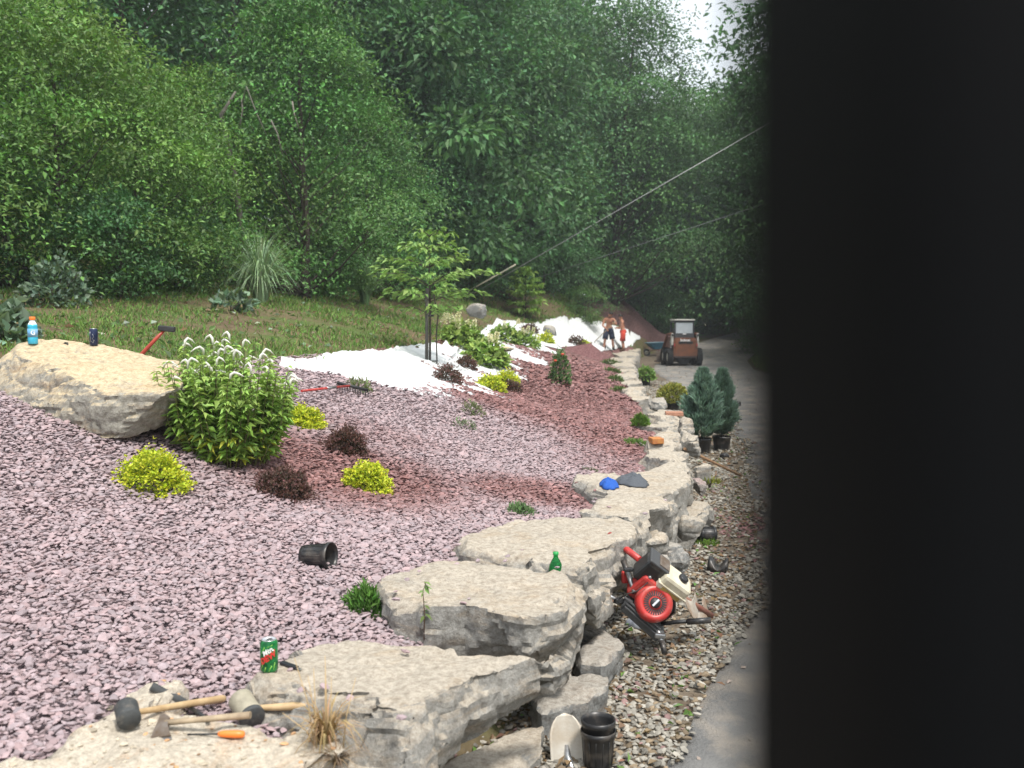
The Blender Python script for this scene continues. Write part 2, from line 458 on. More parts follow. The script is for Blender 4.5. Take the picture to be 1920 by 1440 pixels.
# ------------------------------------------------------------------ rock makers
def remeshed(bm, voxel, name):
    me = bpy.data.meshes.new(name); bm.to_mesh(me); bm.free()
    o = bpy.data.objects.new('tmp', me); col.objects.link(o)
    md = o.modifiers.new('r', 'REMESH'); md.mode = 'VOXEL'; md.voxel_size = voxel; md.adaptivity = 0
    dg = bpy.context.evaluated_depsgraph_get()
    me2 = bpy.data.meshes.new_from_object(o.evaluated_get(dg))
    bpy.data.objects.remove(o); bpy.data.meshes.remove(me)
    me2.name = name
    return me2
def roughen(me, seed, amp=0.02, strata=0.010, crease=0.012):
    n = len(me.vertices)
    co = np.empty(n * 3, np.float32); me.vertices.foreach_get('co', co); co = co.reshape(n, 3)
    no = np.empty(n * 3, np.float32); me.vertices.foreach_get('normal', no); no = no.reshape(n, 3)
    off = np.empty(n)
    s = Vector((seed * 3.17, seed * 1.91, seed * 0.73))
    for i in range(n):
        p = Vector(co[i]); q = p + s
        d = amp * mnoise.noise(q * 3.2) * 1.2 + amp * 0.55 * mnoise.noise(q * 8.5) + amp * 0.3 * mnoise.noise(q * 22)
        dist, _ = mnoise.voronoi(Vector((q.x * 4.2, q.y * 4.2, q.z * 6.5)))
        g = dist[1] - dist[0]
        d -= crease * math.exp(-g * 14)
        d += crease * 1.3 * (mnoise.cell(Vector((q.x * 5.0, q.y * 5.0, q.z * 5.0))) * 0.5) * (0.35 if abs(no[i, 2]) > 0.7 else 1.0)
        if abs(no[i, 2]) < 0.72:
            lay_ = math.floor(p.z * 19 + 1.2 * mnoise.noise(q * 2.2))
            d += strata * 1.7 * (.35 + .9 * abs(mnoise.noise(q * 1.7))) * mnoise.cell(Vector((lay_ + .5, q.x * 2.3 + q.y * 1.7, 7.0))) + strata * .5 * mnoise.noise(Vector((q.x * 3.0, q.y * 3.0, q.z * 30)))
        else:
            d += strata * 0.7 * mnoise.noise(Vector((q.x * 9, q.y * 4.0, q.z * 3)))
        off[i] = d
    co = co + no * off[:, None]
    me.vertices.foreach_set('co', co.astype(np.float32).ravel())
    me.polygons.foreach_set('use_smooth', np.ones(len(me.polygons), bool))
    me.set_sharp_from_angle(angle=R(24))
    me.update()
    return me
SLABS = []
def slab(label, poly, z, thick, m, seed, voxel=0.024, amp=0.016, cuts=26, tilt=None, tb=0.0, name='edging_stone', lean=0.05, group='limestone slabs edging the gravel bed'):
    rng = random.Random(seed)
    pts = [GP(a, b, z) for a, b in poly]
    # more points on the outline, a little ragged
    out = []
    for i in range(len(pts)):
        a = pts[i]; b = pts[(i + 1) % len(pts)]
        k = max(1, int(np.linalg.norm(b - a) / 0.16))
        for j in range(k):
            p = a + (b - a) * (j / k)
            out.append((p[0] + rng.uniform(-.012, .012), p[1] + rng.uniform(-.014, .014)))
    SLABS.append(out)
    cx = sum(p[0] for p in out) / len(out); cy = sum(p[1] for p in out) / len(out)
    bm = bmesh.new()
    top = []; bot = []
    for (x, y) in out:
        dx, dy = (tilt or (0, 0))
        top.append(bm.verts.new((x, y, z + dx * (x - cx) + dy * (y - cy))))
        k = lean * rng.uniform(-0.5, 1.6)
        bot.append(bm.verts.new((x + (cx - x) * k, y + (cy - y) * k, z - thick + tb * (x - cx))))
    bm.faces.new(top); bm.faces.new(bot[::-1])
    n = len(out)
    for i in range(n): bm.faces.new((top[i], bot[i], bot[(i + 1) % n], top[(i + 1) % n]))
    bmesh.ops.recalc_face_normals(bm, faces=bm.faces[:])
    bmesh.ops.triangulate(bm, faces=[f for f in bm.faces if len(f.verts) > 4])
    me = remeshed(bm, voxel, name)
    # knock chips off the upper arris: push verts behind random planes
    nv = len(me.vertices); co = np.empty(nv * 3, np.float32); me.vertices.foreach_get('co', co); co = co.reshape(nv, 3).astype(float)
    for c in range(cuts):
        i = rng.randrange(n); p = np.array([*out[i], z]); a = np.array(out[i - 1]); b = np.array(out[(i + 1) % n])
        tg = b - a; nr = np.array([tg[1], -tg[0]]); nr /= (np.linalg.norm(nr) + 1e-9)
        if np.dot(nr, np.array(out[i]) - np.array([cx, cy])) < 0: nr = -nr
        low = rng.random() < 0.35
        nn = np.array([nr[0] + rng.uniform(-.5, .5), nr[1] + rng.uniform(-.5, .5), rng.uniform(-.9, -.2) if low else rng.uniform(0.15, 1.0)]); nn /= np.linalg.norm(nn)
        if low: p[2] -= thick * rng.uniform(.3, 1)
        q = p - nn * rng.uniform(0.012, 0.045) * (thick / 0.25)
        dd = (co - q) @ nn
        near = np.linalg.norm(co - p, axis=1) < 0.30
        k = (dd > 0) & near
        co[k] -= np.outer(dd[k] * 0.92, nn)
    me.vertices.foreach_set('co', co.astype(np.float32).ravel()); me.update()
    roughen(me, seed, amp)
    o = obj(name, me, m)
    return tag(o, label, 'stone slab', group)
def rock(label, c, size, m, seed, voxel=0.02, amp=0.012, rz=0, flat=0.0, name='rock', cat='rock', group=None, npts=15):
    rng = random.Random(seed)
    bm = bmesh.new()
    Rm = Matrix.Rotation(rz, 3, 'Z')
    for i in range(npts):
        v = Vector((rng.gauss(0, 1), rng.gauss(0, 1), rng.gauss(0, 1))).normalized()
        v = Vector([math.copysign(abs(t) ** 0.7, t) for t in v]) * rng.uniform(.82, 1.0)
        v = Vector((v.x * size[0] / 2, v.y * size[1] / 2, v.z * size[2] / 2))
        if flat: v.z = min(v.z, size[2] / 2 * (1 - flat))
        bm.verts.new(Rm @ v + Vector(c))
    r_ = bmesh.ops.convex_hull(bm, input=bm.verts[:])
    bmesh.ops.delete(bm, geom=[g for g in r_['geom_interior'] if isinstance(g, bmesh.types.BMVert)], context='VERTS')
    me = remeshed(bm, voxel, name)
    roughen(me, seed, amp)
    return tag(obj(name, me, m), label, cat, group)
def rock_px(label, box, d, depth, m, seed, **k):
    x0, y0, x1, y1 = box
    c = P((x0 + x1) / 2, (y0 + y1) / 2, d + depth * 0.3)
    return rock(label, c, ((x1 - x0) * d / F_PX * 1.1, depth, (y1 - y0) * d / F_PX * 1.12), m, seed, **k)
def hull_rock(label, pts, m, seed, voxel, amp, name, cat, **k):
    bm = bmesh.new()
    for p in pts: bm.verts.new(tuple(p))
    r_ = bmesh.ops.convex_hull(bm, input=bm.verts[:])
    bmesh.ops.delete(bm, geom=[g for g in r_['geom_interior'] if isinstance(g, bmesh.types.BMVert)], context='VERTS')
    me = remeshed(bm, voxel, name); roughen(me, seed, amp, **k)
    return tag(obj(name, me, m), label, cat)
# ------------------------------------------------------------------ near slabs
slab('rust-stained rough slab in the corner carrying the mallets and hatchet',
     [(-80, 1420), (60, 1398), (150, 1345), (210, 1297), (300, 1277), (390, 1302), (430, 1337), (560, 1352), (620, 1388), (660, 1440), (650, 1560), (300, 1640), (-120, 1600)],
     .56, .30, M['lime_rust'], 11, amp=.03, voxel=.018)
slab('large pale slab with the green soda can and a thick broken front',
     [(445, 1258), (520, 1205), (640, 1196), (760, 1208), (900, 1210), (1000, 1215), (1078, 1222), (1062, 1234), (1000, 1252), (930, 1272), (870, 1294), (832, 1320), (800, 1347), (745, 1354), (660, 1347), (640, 1320), (550, 1297), (450, 1294)],
     .58, .36, M['lime'], 12, voxel=.02, cuts=26, tb=.36)
slab('thick cream slab behind the green juniper tuft, below the green bottle',
     [(705, 1087), (760, 1067), (830, 1043), (950, 1052), (1060, 1068), (1095, 1085), (1098, 1102), (1078, 1127), (1050, 1152), (1010, 1162), (960, 1152), (870, 1132), (800, 1132), (740, 1127), (718, 1112)],
     .64, .36, M['lime'], 113, voxel=.02, cuts=26)
slab('flat pale slab reached by the red handle of the auger',
     [(840, 1010), (905, 987), (960, 972), (1060, 966), (1130, 960), (1185, 976), (1202, 996), (1162, 1020), (1132, 1050), (1105, 1076), (1040, 1066), (950, 1046), (850, 1024)],
     .63, .36, M['lime'], 14, voxel=.024, cuts=26)
slab('big cream slab with the blue and grey shirts on it',
     [(1055, 892), (1120, 886), (1170, 890), (1200, 880), (1240, 869), (1300, 863), (1302, 885), (1287, 905), (1267, 920), (1257, 945), (1212, 966), (1130, 962), (1080, 956), (1122, 930)],
     .62, .32, M['lime'], 15, voxel=.03, cuts=36)
# lower course
slab('low flat footing slab left of the clear bottle', [(1072, 1195), (1105, 1166), (1170, 1180), (1172, 1205), (1135, 1245), (1085, 1240)], .17, .20, M['lime_grey'], 21, cuts=8)
slab('grey footing slab under the tip of the pale slab', [(985, 1290), (1060, 1262), (1135, 1262), (1140, 1285), (1100, 1310), (1010, 1335)], .15, .18, M['lime_grey'], 22, cuts=8, tb=.0)
slab('broken rubble slab at the foot of the thick broken front', [(800, 1430), (900, 1388), (985, 1352), (1022, 1362), (1018, 1420), (960, 1480), (800, 1520)], .10, .16, M['lime'], 23, cuts=8)
slab('flat ledge stone jutting out under the shirt slab', [(1235, 955), (1265, 942), (1320, 935), (1338, 946), (1312, 966), (1265, 970)], .30, .32, M['lime'], 24, voxel=.03)
RK = 'rocks of the lower course'
rock_px('cream block wedged beside the thick slab left of the auger grips', (1096, 1098, 1130, 1160), 4.75, .22, M['lime'], 31, group=RK)
rock_px('brown-stained rock under the flat pale slab behind the red handle', (1112, 1008, 1180, 1090), 5.75, .35, M['lime_grey'], 32, group=RK)
rock_px('pale rock directly below the right end of the flat pale slab', (1165, 985, 1256, 1062), 6.4, .4, M['lime'], 33, group=RK)
rock_px('tall pale rock under the shirt slab corner', (1190, 930, 1282, 1034), 7.0, .45, M['lime'], 34, group=RK)
rock_px('grey rock just behind the black air filter of the auger', (1205, 1036, 1262, 1092), 6.0, .3, M['lime_grey'], 35, group=RK)
rock_px('larger grey rock behind the white fuel tank', (1225, 1008, 1292, 1082), 6.5, .35, M['lime_grey'], 36, group=RK)
rock_px('round rock below the ledge stone near the lying black pot', (1262, 958, 1322, 1012), 7.4, .35, M['lime'], 37, group=RK)
rock_px('dark crevice rock behind the green bottle', (1140, 1050, 1205, 1110), 5.9, .35, M['lime_grey'], 44, group=RK)
rock_px('small light rock below the wooden pole end', (1296, 866, 1332, 905), 9.0, .35, M['lime'], 38, group=RK)
rock_px('small pinkish rock between the ledge stone and the pole', (1294, 895, 1322, 932), 8.6, .3, M['lime_purple'], 39, group=RK)
rock_px('upright rock beside the foot of the blue-green conifers', (1274, 782, 1302, 832), 11.2, .5, M['lime'], 40, group=RK)
rock_px('sloping rock with yellow moss by the conifer pots', (1272, 806, 1316, 858), 10.2, .6, M['lime'], 41, group=RK)
rock_px('pointed grey rock behind the reddish brick', (1212, 744, 1252, 772), 15.5, .8, M['lime_grey'], 42, voxel=.05, group=RK)
# the slabs further along the edge
FAR = [
 ([(1176, 850), (1230, 834), (1282, 831), (1292, 846), (1270, 864), (1225, 860)], 'wide slab just past the shirts where the wooden pole leans'),
 ([(1196, 820), (1222, 807), (1268, 803), (1284, 812), (1280, 828), (1206, 830)], 'slab carrying the orange brick'),
 ([(1188, 799), (1230, 782), (1278, 783), (1280, 798), (1240, 804)], 'slab beside the round green tuft'),
 ([(1198, 777), (1240, 764), (1272, 769), (1280, 779), (1240, 783)], 'slab carrying the reddish brick'),
 ([(1172, 742), (1200, 730), (1216, 736), (1226, 748), (1190, 754)], 'slab level with the golden potted shrub'),
 ([(1163, 728), (1198, 717), (1210, 723), (1208, 732), (1170, 736)], 'first slab past the golden potted shrub'),
 ([(1155, 713), (1190, 705), (1205, 711), (1203, 719), (1165, 722)], 'slab beside the potted green hydrangea'),
 ([(1150, 701), (1180, 694), (1200, 700), (1198, 707), (1160, 708)], 'slab just past the potted green hydrangea'),
 ([(1146, 690), (1176, 684), (1196, 690), (1194, 696), (1156, 697)], 'third slab back from the two workers'),
 ([(1143, 681), (1172, 675), (1193, 681), (1190, 687), (1152, 687)], 'second slab back from the two workers'),
 ([(1142, 671), (1168, 666), (1192, 671), (1190, 677), (1150, 678)], 'slab right in front of the two workers'),
 ([(1148, 663), (1172, 656), (1196, 660), (1200, 667), (1160, 669)], 'slab under the worker in red shorts'),
 ([(1170, 653), (1188, 646), (1202, 650), (1200, 657), (1180, 659)], 'slab behind the worker in red shorts'),
 ([(1182, 645), (1198, 639), (1211, 642), (1207, 649), (1190, 651)], 'last slab of the edge, behind the wheelbarrow'),
]
_fz = [.60, .63, .58, .64, .54, .63, .52, .62, .50, .59, .46, .54, .43, .50]
for i, (pl, lb) in enumerate(FAR):
    _c = np.mean(np.array(pl, float), 0); _k = .9 if i < 4 else .72; pl = [tuple(_c + (np.array(q) - _c) * np.array([1.02, _k])) for q in pl]
    slab(lb, pl, _fz[i], .62 if i > 1 else .55, M['lime'], 50 + i, voxel=.034 if i < 4 else (.06 if i < 9 else .09), cuts=24, amp=.02 if i < 4 else .035)
# ------------------------------------------------------------------ the big boulder and the rocks on the slope
hull_rock('big ochre-topped boulder carrying the blue sports drink and the dark can',
  [P(36, 642, 6.9), P(70, 637, 7.0), P(110, 638, 7.0), P(200, 650, 7.0), P(280, 662, 7.0), P(345, 676, 7.0), P(362, 700, 6.8),
   P(30, 664, 6.6), P(95, 684, 6.4), P(150, 715, 6.2), P(200, 742, 6.05), P(312, 736, 6.1), P(335, 728, 6.2),
   P(-70, 720, 6.7), P(-70, 755, 6.6), P(0, 770, 6.4), P(70, 790, 6.28), P(150, 822, 6.12), P(215, 828, 6.1), P(300, 800, 6.3), P(345, 790, 6.5),
   P(-60, 790, 7.3), P(340, 760, 7.4), P(-30, 700, 7.3)], M['lime_warm'], 71, .02, .02, 'boulder', 'boulder', crease=.016, strata=.006)
rock_px('pale angular rock on the grassy bank below the yellow cable guard', (872, 566, 914, 600), 26, .5, M['lime_grey'], 72, voxel=.06, cat='rock')
rock_px('grey rock sitting on the far white fabric', (1012, 607, 1044, 636), 32, .6, M['lime_grey'], 73, voxel=.07)
rock(  'flat tan rock lying on the white fabric by the hydrangeas', P(945, 656, 16.2), (.55, .25, .13), M['lime_warm'], 74, voxel=.04, rz=-.6)
rock('dark rounded cobble on top of the boulder', P(124, 645, 6.75), (.065, .05, .05), mat('cobble', (.10, .105, .10), .7, nscale=20), 75, voxel=.01, amp=.003, name='cobble', cat='stone')
# ------------------------------------------------------------------ white landscape fabric
M['fabric'] = mat('white_fabric', (0.66, 0.68, 0.69), 0.85, nscale=5, namt=0.05, bump=0.25, bscale=25)
def poly_pts(px, n):
    px = np.array(px, float); s = np.concatenate([[0], np.cumsum(np.hypot(*(np.diff(px, axis=0).T)))]); s /= s[-1]
    t = np.linspace(0, 1, n)
    return np.stack([np.interp(t, s, px[:, 0]), np.interp(t, s, px[:, 1])], 1)
FABRIC = []
def fabric(label, up, lo, n, m_, seed, finger, fscale):
    U = np.array([ground(*p) for p in poly_pts(up, n)]); Lw = np.array([ground(*p) for p in poly_pts(lo, n)])
    t = np.linspace(0, 1, n)
    fz = (vnoise(t * fscale, t * 0, seed, 2) - 0.5) * finger(t)
    fu = (vnoise(t * fscale * 0.8, t * 0 + 5, seed + 1, 3) - 0.5) * 0.12
    V = np.zeros((m_, n, 3))
    for j in range(m_):
        k = j / (m_ - 1)
        kk = fu * (1 - k) + k
        V[j] = U * (1 - kk)[:, None] + Lw * kk[:, None]
        V[j, :, :2] += (k ** 2 * fz)[:, None] * np.array([[.93, -.36]])
    X, Y = V[..., 0], V[..., 1]
    edge = np.linspace(0, 1, m_)[:, None]
    wr = (vnoise(X * 1.7 + Y * .6, Y * 1.2, seed + 2, 4) - .5) * .10 + (vnoise(X * 5 + Y * 2, Y * 3, seed + 3, 3) - .5) * .09
    Z = H(X, Y) + .035 + np.abs(wr) * sstep(0, .15, 1 - edge) + 0.03 * (edge < .02)
    v = np.stack([X, Y, Z], -1).reshape(-1, 3)
    idx = np.arange(n * m_).reshape(m_, n)
    f = np.stack([idx[:-1, :-1].ravel(), idx[:-1, 1:].ravel(), idx[1:, 1:].ravel(), idx[1:, :-1].ravel()], 1)
    o = obj('landscape_fabric', mesh_np('landscape_fabric', v, f, smooth=True), M['fabric'])
    md = o.modifiers.new('thick', 'SOLIDIFY'); md.thickness = 0.004; md.offset = 1
    FABRIC.append([tuple(p) for p in np.concatenate([V[0, :, :2], V[-1, ::-1, :2]])])
    return tag(o, label, 'weed fabric')
fabric('white weed fabric strip laid round the staked young tree, near end',
       [(528, 686), (580, 684), (612, 676), (640, 671), (700, 668), (760, 655), (830, 650), (860, 660), (890, 640), (910, 618), (935, 607), (990, 610), (1004, 612)],
       [(528, 696), (600, 703), (660, 716), (720, 730), (780, 737), (840, 738), (880, 735), (930, 720), (958, 706), (985, 690), (1000, 668), (1004, 650), (1012, 640)],
       420, 26, 5, lambda t: 0.15 + 2.6 * sstep(.35, .6, t), 60)
fabric('white weed fabric on the far bank behind the two workers',
       [(1000, 611), (1040, 601), (1072, 598), (1110, 604), (1150, 612), (1198, 626)],
       [(1010, 640), (1030, 644), (1062, 656), (1090, 662), (1120, 661), (1150, 657), (1185, 650), (1200, 636)],
       160, 16, 9, lambda t: 0.12 + 0 * t, 30)
# ------------------------------------------------------------------ gravel
_ico_v = []
_t = (1 + 5 ** .5) / 2
for a in (-1, 1):
    for b in (-_t, _t): _ico_v += [(a, b, 0), (0, a, b), (b, 0, a)]
_ico_v = np.array(_ico_v); _ico_v /= np.linalg.norm(_ico_v[0])
def _hull_faces(v):
    bm = bmesh.new(); vs = [bm.verts.new(tuple(p)) for p in v]; bm.verts.index_update()
    bmesh.ops.convex_hull(bm, input=vs); bmesh.ops.recalc_face_normals(bm, faces=bm.faces[:])
    f = np.array([[q.index for q in fc.verts] for fc in bm.faces]); bm.free(); return f
_ico_f = _hull_faces(_ico_v)
_oct_v = np.array([(1, 0, 0), (-1, 0, 0), (0, 1, 0), (0, -1, 0), (0, 0, 1), (0, 0, -1)], float); _oct_f = _hull_faces(_oct_v)
def pebbles(pos, size, cols, rs, fine=True, flat=(1.0, .76, .38), tilt=.42):
    """pos (N,3) stone centres, size (N,) half lengths -> verts, faces, vertex colours"""
    T, Fc = (_ico_v, _ico_f) if fine else (_oct_v, _oct_f)
    n = len(pos); k = len(T)
    v = np.repeat(T[None], n, 0) * (1 + rs.uniform(-.28, .22, (n, k, 1)))
    v = v * (np.array(flat) * rs.uniform(.75, 1.25, (n, 1, 3)))
    v *= size[:, None, None]
    ax = rs.uniform(-tilt, tilt, n); ay = rs.uniform(-tilt, tilt, n); az = rs.uniform(0, 6.283, n)
    def rot(v, a, i, j):
        c, s = np.cos(a)[:, None], np.sin(a)[:, None]
        x = v[..., i] * c - v[..., j] * s; y = v[..., i] * s + v[..., j] * c
        v[..., i] = x; v[..., j] = y
    rot(v, ax, 1, 2); rot(v, ay, 0, 2); rot(v, az, 0, 1)
    v += pos[:, None]
    f = (Fc[None] + (np.arange(n) * k)[:, None, None]).reshape(-1, 3)
    return v.reshape(-1, 3), f, np.repeat(cols[:, None], k, 1).reshape(-1, 3)
def jgrid(x0, x1, y0, y1, s, rs):
    X, Y = np.meshgrid(np.arange(x0, x1, s), np.arange(y0, y1, s))
    return X.ravel() + rs.uniform(-.5, .5, X.size) * s, Y.ravel() + rs.uniform(-.5, .5, X.size) * s
def in_slab(x, y, margin=0.0):
    m_ = np.zeros(len(x), bool)
    for s_ in SLABS:
        c = np.mean(np.array(s_), 0); pl = [(c[0] + (p[0] - c[0]) * (1 - margin), c[1] + (p[1] - c[1]) * (1 - margin)) for p in s_]
        m_ |= inpoly(x, y, pl)
    return m_
def gravel_cols(x, y, rs):
    wet = np.clip(sstep(8.6, 11.5, y + (vnoise(x * .9, y * .5, 40) - .5) * 3.5 + (x - .2) * 1.1) * .95, 0, 1)
    for cx, cy, rx, ry, a in ((-1.25, 7.0, 1.05, .9, .95), (.22, 7.35, .75, .5, .95), (-2.4, 6.6, .5, .3, .35), (-1.2, 8.4, .7, .5, .4)):
        wet = np.maximum(wet, a * np.exp(-(((x - cx) / rx) ** 2 + ((y - cy) / ry) ** 2) ** 2))
    r1 = rs.rand(len(x), 1); r2 = rs.rand(len(x), 1)
    dry = np.array([.385, .305, .32]) * (.80 + .32 * r1) + np.array([.05, .01, .0]) * (r2 - .5)
    dark = np.array([.225, .115, .108]) * (.6 + .75 * r1) + np.array([.1, .06, .06]) * (r2 > .86)
    w = np.clip(wet[:, None] + (rs.rand(len(x), 1) - .5) * .35, 0, 1)
    return dry * (1 - w) + dark * w
_v = np.empty(len(BED.data.vertices) * 3, np.float32); BED.data.vertices.foreach_get('co', _v); _v = _v.reshape(-1, 3)
_rs0 = np.random.RandomState(1); _c4 = np.ones((len(_v), 4), np.float32); _c4[:, :3] = gravel_cols(_v[:, 0].astype(float), _v[:, 1].astype(float), _rs0) * .95
BED.data.color_attributes.new('Col', 'FLOAT_COLOR', 'POINT').data.foreach_set('color', _c4.ravel())
M['pebble'] = mat('pink_pebble', (1, 1, 1), 0.8, vcol=True, nscale=30, namt=0.22, spec=0.25)
rs = np.random.RandomState(4)
def bed_layer(y0, y1, sp, half, fine):
    x, y = jgrid(-7, 5, y0, y1, sp, rs)
    k = (x < wallx(y) - .02) & (x > np.maximum(bank_edge(y), -0.545 * y - 0.9))
    x, y = x[k], y[k]
    k = ~in_slab(x, y, .05)
    for fb in FABRIC: k &= ~inpoly(x, y, fb)
    x, y = x[k], y[k]
    s = half * np.clip(np.exp(rs.normal(0, .32, len(x))), .5, 2.0)
    z = H(x, y) + .014 + s * .25 + rs.uniform(0, .008, len(x)) + .02 * sstep(.25, .9, wallx(y) - x)
    return pebbles(np.stack([x, y, z], 1), s, gravel_cols(x, y, rs), rs, fine)
def join(parts, name):
    vs, fs, cs = [], [], []; b = 0
    for v, f, c in parts: vs.append(v); fs.append(f + b); cs.append(c); b += len(v)
    return mesh_np(name, np.concatenate(vs), np.concatenate(fs), np.concatenate(cs))
parts = [bed_layer(1.6, 5.0, .0195, .0142, True), bed_layer(5.0, 7.0, .022, .0155, True), bed_layer(7.0, 10, .027, .019, False), bed_layer(10, 16, .04, .025, False), bed_layer(16, 27, .075, .045, False)]
# strays that rolled onto the slabs
sx_, sy_ = [], []
for s_ in SLABS[:5]:
    a = np.array(s_); 
    for q in range(26):
        p = a[rs.randint(len(a))]; c = a.mean(0); t = rs.rand() ** 2 * .35
        if p[0] < c[0] + .1: sx_.append(p[0] + (c[0] - p[0]) * t); sy_.append(p[1] + (c[1] - p[1]) * t)
sx_ = np.array(sx_); sy_ = np.array(sy_)
_zs = np.full(len(sx_), .62) ; 
for i in range(len(sx_)):
    for s_, zz in zip(SLABS[:5], (.56, .58, .64, .63, .62)):
        if inpoly(sx_[i:i + 1], sy_[i:i + 1], s_)[0]: _zs[i] = zz + .006
parts.append(pebbles(np.stack([sx_, sy_, _zs], 1), rs.uniform(.012, .024, len(sx_)), gravel_cols(sx_, sy_, rs), rs))
# pale chips knocked off the corner slab
_cx = rs.uniform(-1.6, -.4, 480); _cy = rs.uniform(2.2, 3.5, 480); _k = inpoly(_cx, _cy, SLABS[0]); _cx, _cy = _cx[_k], _cy[_k]
_cc = np.array([.56, .49, .38]) * (.5 + .6 * rs.rand(len(_cx), 1)); _q = rs.rand(len(_cx)) < .25; _cc[_q] = np.array([.5, .30, .16]) * (.7 + .5 * rs.rand(_q.sum(), 1))
CHIPS = (_cx, _cy, _cc)
o = obj('pink_gravel', join(parts, 'pink_gravel'), M['pebble'])
tag(o, 'crushed pink and red gravel spread over the sloping bed', 'gravel', kind='stuff')
# grey gravel and litter of the shoulder
def shoulder_layer(y0, y1, sp, half, fine, wmax=.2):
    x, y = jgrid(-3, 7, y0, y1, sp, rs)
    w = wallx(y); rl = road_left(y)
    k = (x > w + .02) & (x < rl + .10 + (vnoise(x * 3, y * 3, 9) - .5) * wmax + _wob(y) * .6)
    x, y = x[k], y[k]
    den = vnoise(x * 2.2, y * 2.2, 15, 3)
    k = (rs.rand(len(x)) < sstep(.3, .55, den) * .75 + .25); x, y = x[k], y[k]
    s = half * rs.uniform(.5, 1.4, len(x))
    r_ = rs.rand(len(x), 1); q = rs.rand(len(x))
    c = np.array([.35, .33, .285]) * (.45 + .75 * r_)
    c[q > .80] *= np.array([.75, .62, .48]); c[q < .04] = np.array([.28, .18, .17]) * (.6 + .6 * r_[q < .04])
    pk = np.exp(-(((x - 2.35) / .35) ** 2 + ((y - 8.2) / .7) ** 2)) > rs.rand(len(x)) * .9
    c[pk] = np.array([.26, .14, .14]) * (.6 + .7 * r_[pk])
    z = np.where(x < road_left(y), H(x, y), roadz(y) + .03) + .012 + s * .3 + rs.uniform(0, .008, len(x))
    return pebbles(np.stack([x, y, z], 1), s, c, rs, fine)
parts = [shoulder_layer(2.6, 7, .026, .019, True), shoulder_layer(7, 12, .034, .022, False), shoulder_layer(12, 30, .06, .03, False, .4)]
tag(obj('shoulder_gravel', join(parts, 'shoulder_gravel'), M['pebble']), 'grey mixed gravel along the road edge below the stone edge', 'gravel', kind='stuff')
# loose chips strewn on the road
x = rs.uniform(0, 9, 2600); y = 3 + 37 * rs.rand(2600) ** 1.5; k = (x > road_left(y) + .1) & (x < road_left(y) + 4)
x, y = x[k], y[k]; s = rs.uniform(.006, .02, len(x)) * (1 + y / 30); c = np.array([.36, .30, .26]) * (.5 + .7 * rs.rand(len(x), 1))
tag(obj('loose_chips', join([pebbles(np.stack([x, y, roadz(y) + .037 + s * .2], 1), s, c, rs, False)], 'loose_chips'), M['pebble']), 'loose stone chips strewn over the asphalt', 'gravel', kind='stuff')
# ------------------------------------------------------------------ foliage tools
def nrmz(a): return a / (np.linalg.norm(a, axis=-1, keepdims=True) + 1e-9)
def leaf_arrays(pos, axis, nrm, L, W, cols, fold=0.18, droop=0.15):
    axis = nrmz(axis); side = nrmz(np.cross(axis, nrm)); n = np.cross(side, axis)
    L = L[:, None]; W = W[:, None]
    v = np.stack([pos, pos + axis * L * .45 + side * W * .5 + n * W * fold, pos + axis * L - n * L * droop, pos + axis * L * .45 - side * W * .5 + n * W * fold], 1)
    k = len(pos); b = (np.arange(k) * 4)[:, None]
    f = np.concatenate([b + np.array([[0, 2, 1]]), b + np.array([[0, 3, 2]])], 1).reshape(-1, 3)
    return v.reshape(-1, 3), f, np.repeat(cols[:, None], 4, 1).reshape(-1, 3)
def vary(base, n, rs, v=.3, hue=.12):
    b = np.array(base)[None] * (1 + rs.uniform(-v, v, (n, 1)))
    b = b * (1 + rs.uniform(-hue, hue, (n, 3)))
    return np.clip(b, .004, 1)
M['leaf'] = mat('leaf', (1, 1, 1), 0.55, vcol=True, trans=0.22, spec=0.35)
M['leaf_matte'] = mat('needle', (1, 1, 1), 0.75, vcol=True, trans=0.15, spec=0.2)
M['petal'] = mat('petal', (0.75, 0.75, 0.68), 0.8, trans=0.2)
M['bark'] = mat('bark', (0.075, 0.06, 0.048), 0.9, nscale=9, namt=.5, bump=.8, bscale=14)
M['bark_pale'] = mat('bark_pale', (0.22, 0.20, 0.17), 0.9, nscale=12, namt=.5, bump=.6, bscale=20)
M['stem'] = mat('stem', (0.12, 0.13, 0.04), 0.7, nscale=12, namt=.4)
M['straw'] = mat('straw', (1, 1, 1), 0.8, vcol=True, trans=.15)
def mound(rx, ry, h, n, L, W, c_out, c_in, rs, lump=.25, up=.5, skirt=.0, freq=3.0):
    """leafy mound on z=0: leaves on and under an uneven dome"""
    d = nrmz(rs.normal(size=(n, 3))); d[:, 2] = np.abs(d[:, 2]) * (1 - skirt) + skirt * d[:, 2]
    az = np.arctan2(d[:, 1], d[:, 0])
    sd = rs.randint(1000)
    bumpy = 1 + lump * 2 * (vnoise(az * freq / 2 + 9, d[:, 2] * freq + 3, sd, 3) - .5)
    r_ = rs.uniform(.55, 1.0, n) ** .6
    p = d * np.array([rx, ry, h]) * (bumpy * r_)[:, None]
    p[:, 2] = np.maximum(p[:, 2], .01)
    ax = nrmz(d * np.array([1, 1, .6]) + np.array([0, 0, up]) + rs.normal(size=(n, 3)) * .5)
    nr = nrmz(d + np.array([0, 0, .8]) + rs.normal(size=(n, 3)) * .5)
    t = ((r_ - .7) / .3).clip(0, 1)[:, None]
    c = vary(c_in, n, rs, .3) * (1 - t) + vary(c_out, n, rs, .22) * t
    return leaf_arrays(p, ax, nr, L * rs.uniform(.6, 1.3, n), W * rs.uniform(.7, 1.3, n), c)
